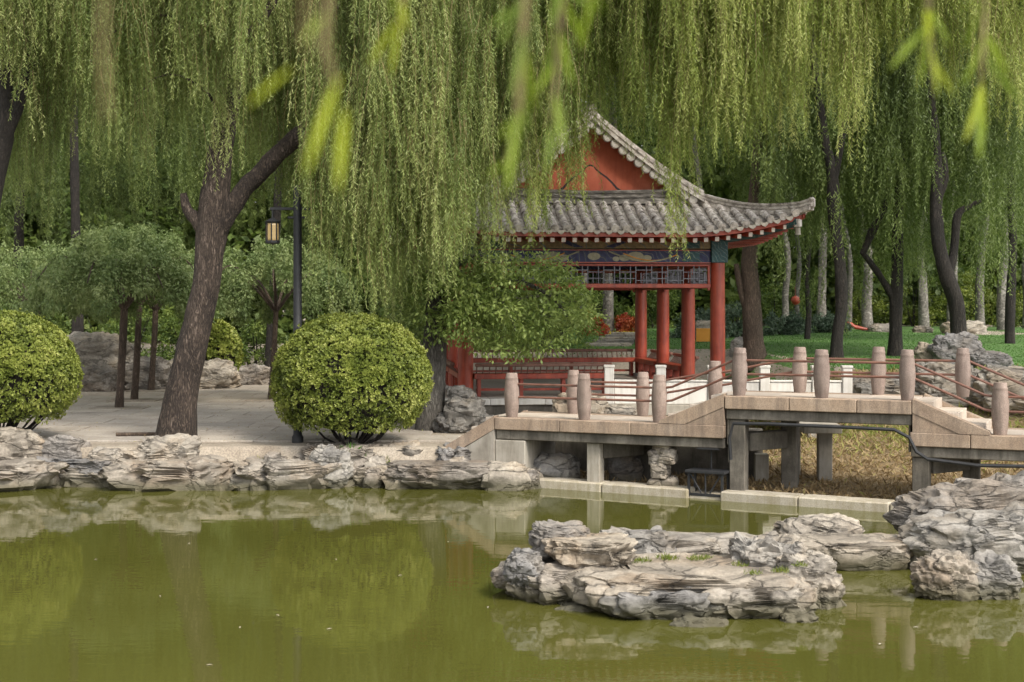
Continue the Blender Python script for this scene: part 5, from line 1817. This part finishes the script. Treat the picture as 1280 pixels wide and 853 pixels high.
def broad_tree(name, label, px, D, bz, w_px, clumps_box, n, lean=0.0, mat='broad', bark='bark_grey', leaf=0.09, per=90, tint=0.58, group=None, cat='tree', trunk_top=None, extra=(), boughs=()):
    bx = at(px, D)
    t_ = tree(name, label, cat, (bx, D, bz), group)
    x0, x1, y0, y1, d0, d1 = clumps_box
    r0 = w_px * D / F / 2
    zt0 = trunk_top if trunk_top else (zt(y0, D) * 0.5 + zt(y1, D) * 0.5)
    brs = [[(bx, D, bz - 0.15, r0 * 1.3), (bx + lean * 0.1, D, bz + 0.5, r0), (bx + lean * 0.5, D, (bz + zt0) / 2, r0 * 0.9), (bx + lean, D, zt0, r0 * 0.7)]]
    for k in range(6):
        ex = at(x0 + (x1 - x0) * (k + 0.5) / 6, D)
        ey = d0 + (d1 - d0) * random.random()
        ez = zt(y0 + (y1 - y0) * random.uniform(0.15, 0.5), D)
        brs.append([(bx + lean * 0.8, D, zt0 - 0.3, r0 * 0.5), ((bx + ex) / 2, (D + ey) / 2, (zt0 + ez) / 2 + 0.15, r0 * 0.3), (ex, ey, ez, r0 * 0.12)])
    brs += [branch(b_, D) for b_ in boughs]
    trunk_obj(t_, brs, bark, 14, 0.03, px * 0.1, 5)
    lf = Leafer()
    cl = []
    cx, cy = (x0 + x1) / 2, (y0 + y1) / 2
    while len(cl) < n:
        u, v_ = rng.uniform(-1, 1), rng.uniform(-1, 1)
        if abs(u) ** 2.4 + abs(v_) ** 2.4 > 1: continue
        d = rng.uniform(d0, d1)
        p = W(cx + u * (x1 - x0) / 2, cy + v_ * (y1 - y0) / 2, d)
        s_ = rng.uniform(0.7, 1.3) * 0.0105 * D
        cl.append((p.x, p.y, p.z, s_ * 1.2, s_ * 1.2, s_ * 0.75, rng.normal(0, 0.13)))
    for (ex0, ex1, ey0, ey1, ed0, ed1, en) in extra:          # a bough reaching sideways
        k = 0
        while k < en:
            u, v_ = rng.uniform(-1, 1), rng.uniform(-1, 1)
            if abs(u) ** 2.2 + abs(v_) ** 2.2 > 1: continue
            p = W((ex0 + ex1) / 2 + u * (ex1 - ex0) / 2, (ey0 + ey1) / 2 + v_ * (ey1 - ey0) / 2, rng.uniform(ed0, ed1))
            s_ = rng.uniform(0.17, 0.30)
            cl.append((p.x, p.y, p.z, s_ * 1.25, s_ * 1.0, s_ * 0.7, rng.normal(0.06, 0.13)))
            k += 1
    cloud_crown(lf, cl, per, leaf, leaf * 0.42, tint, 0.35)
    crown_obj(t_, lf, [M[mat]])
    return t_


broad_tree('broadleaf_tree', 'grey trunked broadleaf tree behind the large round shrub, leaves over the pavilion front', 538, 26.6, PL, 34, (478, 640, 312, 420, 25.2, 27.0), 125, 0.15, trunk_top=3.6, per=60, leaf=0.105, tint=0.74,
           extra=[(570, 738, 318, 446, 25.7, 27.0, 135)], boughs=[[(541, 380, 14), (580, 355, 10), (640, 350, 6), (690, 372, 4), (715, 405, 2)], [(600, 352, 7), (630, 380, 4), (645, 415, 2)]])
for px, lab, bx_ in ((601, 'small lawn tree beside the left pavilion column', (560, 660, 340, 440)), (630, 'middle small lawn tree seen through the pavilion', (600, 700, 330, 430)),
                     (683, 'right small lawn tree seen through the pavilion', (640, 740, 330, 445))):
    broad_tree('lawn_tree', lab, px, 40.5, ground_z(at(px, 40.5), 40.5), 13, bx_ + (39.2, 42), 42, per=90, leaf=0.12, tint=0.6)
# pale trunks beyond the lawn
for i, (px, y1, w_, D, lab) in enumerate([
        (983, 412, 8, 54, 'thin pale poplar trunk behind the pavilion eave corner'),
        (998, 410, 6, 56, 'very thin pale poplar behind the red lantern'),
        (1027, 398, 11, 55, 'pale speckled poplar left of the forked dark willow'),
        (1060, 410, 8, 58, 'pale poplar just right of the forked willow trunk'),
        (1085, 410, 13, 54, 'stout pale poplar between the forked and straight willows'),
        (1155, 408, 12, 56, 'pale brown poplar right of the straight dark willow'),
        (1191, 408, 12, 52, 'whitest poplar trunk behind the crooked willow'),
        (1226, 410, 11, 57, 'pale poplar right of the white rock'),
        (1254, 412, 13, 55, 'thick pale poplar near the right edge'),
        (1284, 412, 10, 56, 'pale poplar cut by the right edge'),
        (760, 428, 14, 50, 'grey poplar trunk seen through the pavilion beside red flowers'),
        (861, 420, 9, 56, 'pale poplar trunk seen between the pavilion columns'),
        (730, 425, 9, 60, 'thin grey poplar left of the red flowers')]):
    bx = at(px, D)
    gz = ground_z(bx, D)
    t_ = tree('poplar_tree', lab, 'poplar tree', (bx, D, gz), 'pale poplars beyond the lawn')
    r0 = w_ * D / F / 2
    lean = random.uniform(-0.8, 0.8)
    trunk_obj(t_, [[(bx, D, gz - 0.2, r0 * 1.2), (bx + random.uniform(-.06, .06), D, gz + 1.2, r0), (bx + random.uniform(-.12, .12), D, gz + 3, r0 * 0.92), (bx + lean * 0.6, D, gz + 5.5, r0 * 0.85), (bx + lean * 0.3, D, gz + 8, r0 * 0.7), (bx + lean, D, gz + 13, r0 * 0.5), (bx + lean, D, gz + 17, r0 * 0.2)]],
              'bark_white', 12, 0.05, i, 6)
    lf = Leafer()
    cl = [(bx + lean + rng.normal(0, 1.1), D + rng.normal(0, 1.1), gz + rng.uniform(7.5, 18), 0.8, 0.8, 0.7, rng.normal(0, 0.15)) for k in range(45)]
    cloud_crown(lf, cl, 60, 0.30, 0.17, 0.45, 0.2)
    crown_obj(t_, lf, [M['broad'] if i % 2 else M['hedge']])
t_ = tree('dark_trunk_tree', 'slender dark trunk tree behind the pavilion eave corner', 'tree', (at(1010, 46), 46, ground_z(at(1010, 46), 46)))
trunk_obj(t_, [branch([(1009, 425, 8), (1011, 390, 7), (1009, 345, 6), (1016, 250, 5), (1012, 100, 4), (1018, -20, 3)], 46)], 'bark_dark', 10, 0.02, 2, 5)
lf = Leafer()
curtain(lf, 985, 1045, 44, 47, 150, 330, 15, 60, 0.4, 7, 0.42, low=1.2, leaf=0.15, wid=0.03, gap=0.055, stem=False)
crown_obj(t_, lf, WF)


# shrubs and hedges
def shrub(name, label, x0, x1, y0, y1, D, n, mat='hedge', tint=0.5, leaf=0.12, per=80, cat='shrub', group=None, depth=1.0):
    bx = at((x0 + x1) / 2, D)
    gz = ground_z(bx, D)
    t_ = tree(name, label, cat, (bx, D, gz), group)
    lf = Leafer()
    cl = []
    hx = (x1 - x0) * D / F / 2
    z1 = zt(y0, D)
    while len(cl) < n:
        u, v_, q = rng.uniform(-1, 1), rng.uniform(-1, 1), rng.uniform(0, 1)
        if abs(u) ** 2.5 + q ** 2.5 > 1: continue
        s_ = rng.uniform(0.7, 1.2) * min(0.5, max(0.16, hx * 0.22))
        cl.append((bx + u * (hx - s_ * 0.6), D + v_ * depth, gz + q * (z1 - gz - s_ * 0.5), s_, s_, s_ * 0.8, rng.normal(0, 0.16)))
    cloud_crown(lf, cl, per, leaf, leaf * 0.5, tint, 0.1)
    crown_obj(t_, lf, [M[mat]], 'foliage')
    mb = MB()
    for k in range(5):
        a = random.uniform(-1, 1)
        mb.tube([(a * 0.1, 0, -0.1), (a * hx * 0.4, 0.1, (z1 - gz) * 0.35), (a * hx * 0.7, 0, (z1 - gz) * 0.75)], [0.035, 0.025, 0.01], 6)
    mb.build('stems', M['bark_dark'], t_)
    return t_


SH = [
    ('shrub', 'dark hedge shrub left of the far rocks', -60, 90, 330, 470, 44, 60, 'hedge', 0.45),
    ('shrub', 'dark shrub above the tall layered rock', 85, 210, 370, 470, 44, 60, 'hedge', 0.45),
    ('shrub', 'leafy shrub behind the leaning willow', 195, 290, 380, 470, 45, 55, 'hedge', 0.6),
    ('shrub', 'mid green shrub behind the small far rock', 280, 360, 400, 478, 45, 50, 'hedge', 0.6),
    ('shrub', 'green shrub right behind the lamp post', 350, 450, 395, 480, 46, 55, 'hedge', 0.6),
    ('shrub', 'green shrub behind the large round shrub', 430, 560, 380, 480, 46, 60, 'hedge', 0.55),
    ('juniper', 'blue green juniper behind the right pavilion column', 835, 915, 385, 445, 47, 55, 'bluish', 0.5),
    ('juniper', 'blue green juniper left of the thick split willow', 895, 950, 378, 440, 48, 45, 'bluish', 0.55),
    ('juniper', 'low blue green juniper spreading right of the split willow', 950, 1010, 390, 430, 50, 40, 'bluish', 0.5),
    ('juniper', 'low juniper behind the forked willow', 1000, 1060, 392, 425, 52, 35, 'bluish', 0.5),
    ('flower_bush', 'red flowering bush left of the grey poplar trunk', 728, 762, 395, 425, 49, 22, 'redleaf', 0.55),
    ('flower_bush', 'orange red flowering bush right of the grey poplar trunk', 766, 802, 393, 428, 49, 24, 'redleaf', 0.75),
    ('flower_bush', 'yellow blossomed bush above the red flowers', 722, 750, 388, 408, 51, 14, 'yellowleaf', 0.45),
    ('flower_bed', 'low yellow flowers along the lawn edge by the columns', 755, 800, 418, 430, 47, 16, 'yellowleaf', 0.75),
    ('shrub', 'yellow green shrub at the far lawn edge by the stout poplar', 1040, 1120, 360, 412, 60, 45, 'box', 0.3),
    ('shrub', 'bright shrub behind the straight dark willow', 1105, 1180, 345, 412, 60, 45, 'box', 0.3),
    ('shrub', 'bright yellow green shrub behind the white rock', 1165, 1245, 340, 412, 61, 45, 'box', 0.32),
    ('shrub', 'green shrub at the far right lawn edge', 1235, 1330, 350, 412, 60, 50, 'box', 0.28),
    ('shrub', 'dark shrub beyond the lawn between the pavilion columns', 780, 860, 350, 425, 58, 45, 'hedge', 0.6),
    ('shrub', 'dark shrub beyond the small lawn trees', 580, 690, 370, 432, 58, 50, 'hedge', 0.6),
    ('shrub', 'shrub beyond the lawn behind the red flowers', 680, 790, 360, 428, 60, 45, 'hedge', 0.7),
    ('shrub', 'tall dark shrub behind the thick split willow', 900, 1040, 340, 415, 60, 55, 'hedge', 0.55),
]
for q in SH:
    shrub(q[0], q[1], q[2], q[3], q[4], q[5], q[6], q[7], q[8], q[9], cat={'juniper': 'juniper', 'flower_bush': 'flower bush', 'flower_bed': 'flowers'}.get(q[0], 'shrub'))

# far wood closing the view
lf = Leafer()
cl = []
for k in range(1900):
    x = rng.uniform(-46, 46)
    cl.append((x, rng.uniform(66, 80), rng.random() ** 0.9 * 25 + 1.0, 1.7, 1.7, 1.5, rng.normal(0.05, 0.2)))
for k in range(700):
    x = rng.uniform(-36, 36)
    cl.append((x, rng.uniform(63, 68), rng.uniform(1.5, 10), 1.2, 1.2, 1.0, rng.normal(0.05, 0.2)))
cloud_crown(lf, cl, 110, 0.50, 0.30, 0.45, 0.3)
cl = [(rng.uniform(-52, 52), rng.uniform(82, 92), rng.random() * 32 + 1, 2.6, 2.6, 2.2, rng.normal(0.05, 0.2)) for k in range(1300)]
cloud_crown(lf, cl, 60, 1.1, 0.7, 0.45, 0.3)
tag(lf.build('far_wood', [M['hedge']]), 'dense green wood closing the view behind the lawn', 'wood', kind='stuff')

# grass on the lawn, dry weeds in the bed
n = 60000
x = rng.uniform(-1.2, 20, n); y = 29 + (rng.random(n) ** 1.3) * 26
ok = ((x > 5.9) | (y > 37.6)) & (y > 29.2 - 0.1 * np.maximum(0, x - 6)) & (np.abs((x) / y * F) < 760)
x, y = x[ok], y[ok]
P = np.stack([x, y, np.array([ground_z(a, b_) for a, b_ in zip(x, y)])], 1)
n = len(P)
lf = Leafer()
Dr = unit(np.stack([rng.normal(0, 0.4, n), rng.normal(0, 0.4, n), np.ones(n)], 1))
tn = np.clip(0.5 + rng.normal(0, 0.2, n), 0, 1)
lf.add(*leaves(P, Dr, rng.uniform(0.025, 0.05, n), np.full(n, 0.03), tn))
tag(lf.build('lawn_grass', [M['grass']]), 'short green grass of the lawn behind the bridge', 'grass', kind='stuff')

n = 46000
x = rng.uniform(1.2, 14, n); y = 18 + rng.random(n) * 11
sh_ = np.array([shore(a) for a in x])
ok = (y > sh_ + 0.55) & (np.abs(x / y * F) < 760)
x, y, sh_ = x[ok], y[ok], sh_[ok]
P = np.stack([x, y, np.array([ground_z(a, b_) for a, b_ in zip(x, y)]) + 0.01], 1)
n = len(P)
far_ = np.clip((y - sh_ - 2.0) / 4.5, 0, 1)
tn = np.clip(rng.normal(0.30, 0.16, n) + 0.55 * far_ * (rng.random(n) < 0.85), 0, 1)
Dr = unit(np.stack([rng.normal(0, 0.8, n), rng.normal(0, 0.8, n), rng.uniform(0.1, 1.0, n)], 1))
lf = Leafer()
lf.add(*leaves(P, Dr, rng.uniform(0.06, 0.15, n) * (1 + 0.6 * far_), rng.uniform(0.015, 0.035, n), tn))
tag(lf.build('dry_weeds', [M['dry']]), 'dry brown leaves and weeds covering the empty pond bed', 'weeds', kind='stuff')

n = 2600
x = rng.uniform(-12, -0.8, n); y = 24.0 + rng.random(n) ** 1.4 * 16
P = np.stack([x, y, np.full(n, PL + 0.045)], 1)
a = rng.random(n) * 6.28
Dr = np.stack([np.cos(a), np.sin(a), rng.uniform(-0.05, 0.2, n)], 1)
lf = Leafer()
lf.add(*leaves_facing(P, Dr, np.tile([[0.0, 0.1, 1.0]], (n, 1)), rng.uniform(0.05, 0.10, n), rng.uniform(0.015, 0.03, n), np.clip(rng.normal(0.35, 0.25, n), 0, 1)))
tag(lf.build('fallen_leaves', [M['dry']]), 'fallen willow leaves scattered over the plaza', 'leaves', kind='stuff')

# small leaves floating on the water
lm = MB()
lm.add([(0, -0.03, 0), (0.008, 0, 0.004), (0, 0.03, 0), (-0.008, 0, 0.004)], [(0, 1, 2, 3)])
lm.add([(0, -0.03, -0.002), (0.008, 0, 0.002), (0, 0.03, -0.002), (-0.008, 0, 0.002)], [(3, 2, 1, 0)])
fl = lm.mesh('floating_leaf', M['drip'])
for px, py, lab in (
        (347, 770, 'tiny pale leaf floating in the left of the round shrub reflection'),
        (412, 787, 'tiny pale leaf floating at the top rim of the mirrored round shrub'),
        (300, 785, 'tiny pale leaf floating between the mirrored trunk and shrub'),
        (262, 832, 'tiny pale leaf floating lowest of all, near the bottom edge'),
        (560, 678, 'tiny pale leaf floating beside the mirrored red column'),
        (610, 760, 'tiny pale leaf floating just left of the rock island'),
        (237, 680, 'tiny pale leaf floating on the mirrored willow trunk'),
        (420, 700, 'tiny pale leaf floating in the middle of the mirrored round shrub'),
        (1100, 806, 'tiny pale leaf floating below the pitted cream boulder'),
        (1145, 785, 'tiny pale leaf floating rightmost on the pond'),
        (680, 622, 'white speck of a leaf floating close to the long stone kerb'),
        (200, 746, 'tiny pale leaf floating left of the mirrored willow trunk'),
        (500, 720, 'tiny pale leaf floating at the right rim of the mirrored shrub'),
        (120, 700, 'tiny pale leaf floating leftmost on the pond')):
    d = CH * F / (py - HY)
    o = link('floating_leaf', fl, None, None, (at(px, d), d, 0.006), (0, 0, random.random() * 6))
    tag(o, lab, 'leaf', 'fallen leaves floating on the pond')

# grass growing on the island, set on its upper faces
dg = bpy.context.evaluated_depsgraph_get()
pts = []
for px, py in gp:
    o_ = Vector((0, 0, CH))
    d_ = (W(px, py, 13) - o_).normalized()
    hit, loc, nr, idx, ob_, mx_ = scn.ray_cast(dg, o_, d_)
    if hit and 11 < loc.y < 16:
        pts.append(tuple(loc))
if pts:
    o = tuft('grass', pts, None, None, h=0.06, per=70, rad=0.09, tint=0.5, kind='stuff', wid=0.008)
    o.parent = RI
    o.location = -Vector(RI.location)

# ------------------------------------------------------------------ willow bough close to the lens, out of focus
NB = tree('willow_bough', 'out of focus willow twigs hanging close in front at the top of the view', 'willow branch', (2.6, -0.6, 1.45))
b0 = Vector(NB.location)
mb = limb_mesh([[(2.6, -0.6, 1.2, 0.22), (2.5, -0.5, 2.6, 0.18), (2.2, -0.1, 4.0, 0.14), (1.6, 0.6, 5.0, 0.10), (0.8, 1.3, 5.3, 0.06), (-0.2, 1.6, 5.35, 0.035), (-0.9, 1.7, 5.3, 0.015)]], 12, 0.02, 5, 6)
mb.V = [(x - b0.x, y - b0.y, z - b0.z) for x, y, z in mb.V]
mb.build('limb', M['bark'], NB, True)
nl = []
for k in range(9):
    u = k / 8
    hw = 0.043 * math.sin(math.pi * min(1, u * 0.92 + 0.06)) ** 0.8
    zc_ = 0.06 * math.sin(u * 2.2)
    nl.append(((-hw, zc_ + 0.010, u), (0, zc_, u), (hw, zc_ + 0.010, u)))
V = [p for r_ in nl for p in r_]
Fc = []
for k in range(8):
    for c in range(2):
        q = k * 3 + c
        Fc.append((q, q + 1, q + 4, q + 3))
leaf_meshes = []
for tv in (0.15, 0.5, 0.9):
    me = bpy.data.meshes.new('leaf')
    me.from_pydata(V, [], Fc)
    a_ = me.attributes.new('tint', 'FLOAT', 'POINT')
    a_.data.foreach_set('value', [tv] * len(V))
    me.materials.append(M['nearleaf'])
    me.polygons.foreach_set('use_smooth', [True] * len(me.polygons))
    leaf_meshes.append(me)
# twig stems (photo points, distance), then leaves: (base, tip, shade)
TW = [
    (1.40, [(430, -420), (425, -200), (412, -40), (405, 60), (420, 110)], [((366, 84), (309, 134), 2), ((425, 95), (384, 222), 2), ((432, 135), (424, 245), 2), ((405, 20), (372, 60), 1)]),
    (1.85, [(500, -420), (503, -150), (504, -10), (500, 30)], [((500, 22), (464, 82), 2), ((500, 30), (490, 96), 2), ((503, -12), (512, 44), 2), ((504, -40), (488, 20), 1)]),
    (1.75, [(690, -420), (680, -200), (660, -40), (652, 60), (648, 150), (632, 205)],
     [((640, 150), (626, 178), 1), ((648, 140), (632, 245), 1), ((634, 200), (608, 222), 1), ((655, 40), (640, 125), 0), ((660, -10), (622, 62), 0), ((655, 60), (668, 140), 1), ((645, 10), (612, 40), 0), ((650, 100), (660, 170), 0)]),
    (1.95, [(720, -420), (712, -180), (705, -20), (696, 70), (690, 160)],
     [((702, 20), (676, 110), 0), ((700, 40), (716, 110), 1), ((696, 80), (668, 120), 1), ((692, 110), (702, 190), 1), ((706, -20), (745, 20), 0), ((710, -40), (690, 40), 0), ((704, 0), (735, 62), 1), ((690, 150), (684, 215), 0)]),
    (1.70, [(780, -420), (770, -220), (748, -60), (735, 0)], [((748, -30), (715, 8), 0), ((740, -10), (755, 14), 0), ((745, -20), (722, 60), 1)]),
    (2.10, [(1165, -420), (1162, -180), (1160, -20), (1162, 60), (1166, 90)], [((1160, -5), (1162, 62), 2), ((1161, 40), (1150, 104), 1), ((1164, 60), (1168, 122), 2), ((1166, 75), (1192, 120), 2), ((1160, 10), (1185, 60), 1), ((1162, 30), (1110, 92), 1)]),
    (2.20, [(1240, -420), (1238, -200), (1232, -30), (1228, 60), (1226, 110)], [((1226, 105), (1202, 180), 2), ((1228, 100), (1224, 165), 2), ((1226, 112), (1222, 205), 1), ((1229, 50), (1200, 110), 1), ((1230, 40), (1262, 98), 1), ((1232, 0), (1205, 60), 0), ((1230, 70), (1276, 130), 0)]),
    (1.10, [(118, -420), (126, -200), (130, -60), (128, 60), (134, 150)], []),
    (1.15, [(372, -420), (378, -200), (383, -60), (380, 60)], []),
]
for (D, st_, lv) in TW:
    pts = [W(x, y, D) - b0 for x, y in st_]
    tg = MB().tube(pts, [0.004 if lv else 0.0022] * (len(pts) - 1) + [0.0015], 6).build('twig', M['twig'], NB, True)
    for (p0, p1, sh_) in lv:
        a = W(p0[0], p0[1], D + random.uniform(-0.04, 0.04)) - b0
        e = W(p1[0], p1[1], D + random.uniform(-0.05, 0.02)) - b0
        d = e - a
        o = link('leaf', leaf_meshes[sh_], None, tg, a)
        zq = d.normalized()
        yv = Vector((random.uniform(-.4, .4), -1, random.uniform(-.2, .2)))
        xv = yv.cross(zq).normalized()
        yv = zq.cross(xv)
        o.rotation_euler = Matrix((xv, yv, zq)).transposed().to_euler()
        o.scale = (d.length,) * 3

tot = sum(len(o.data.polygons) for o in C.objects if o.type == 'MESH')
print('faces', tot, 'objects', len(C.objects))
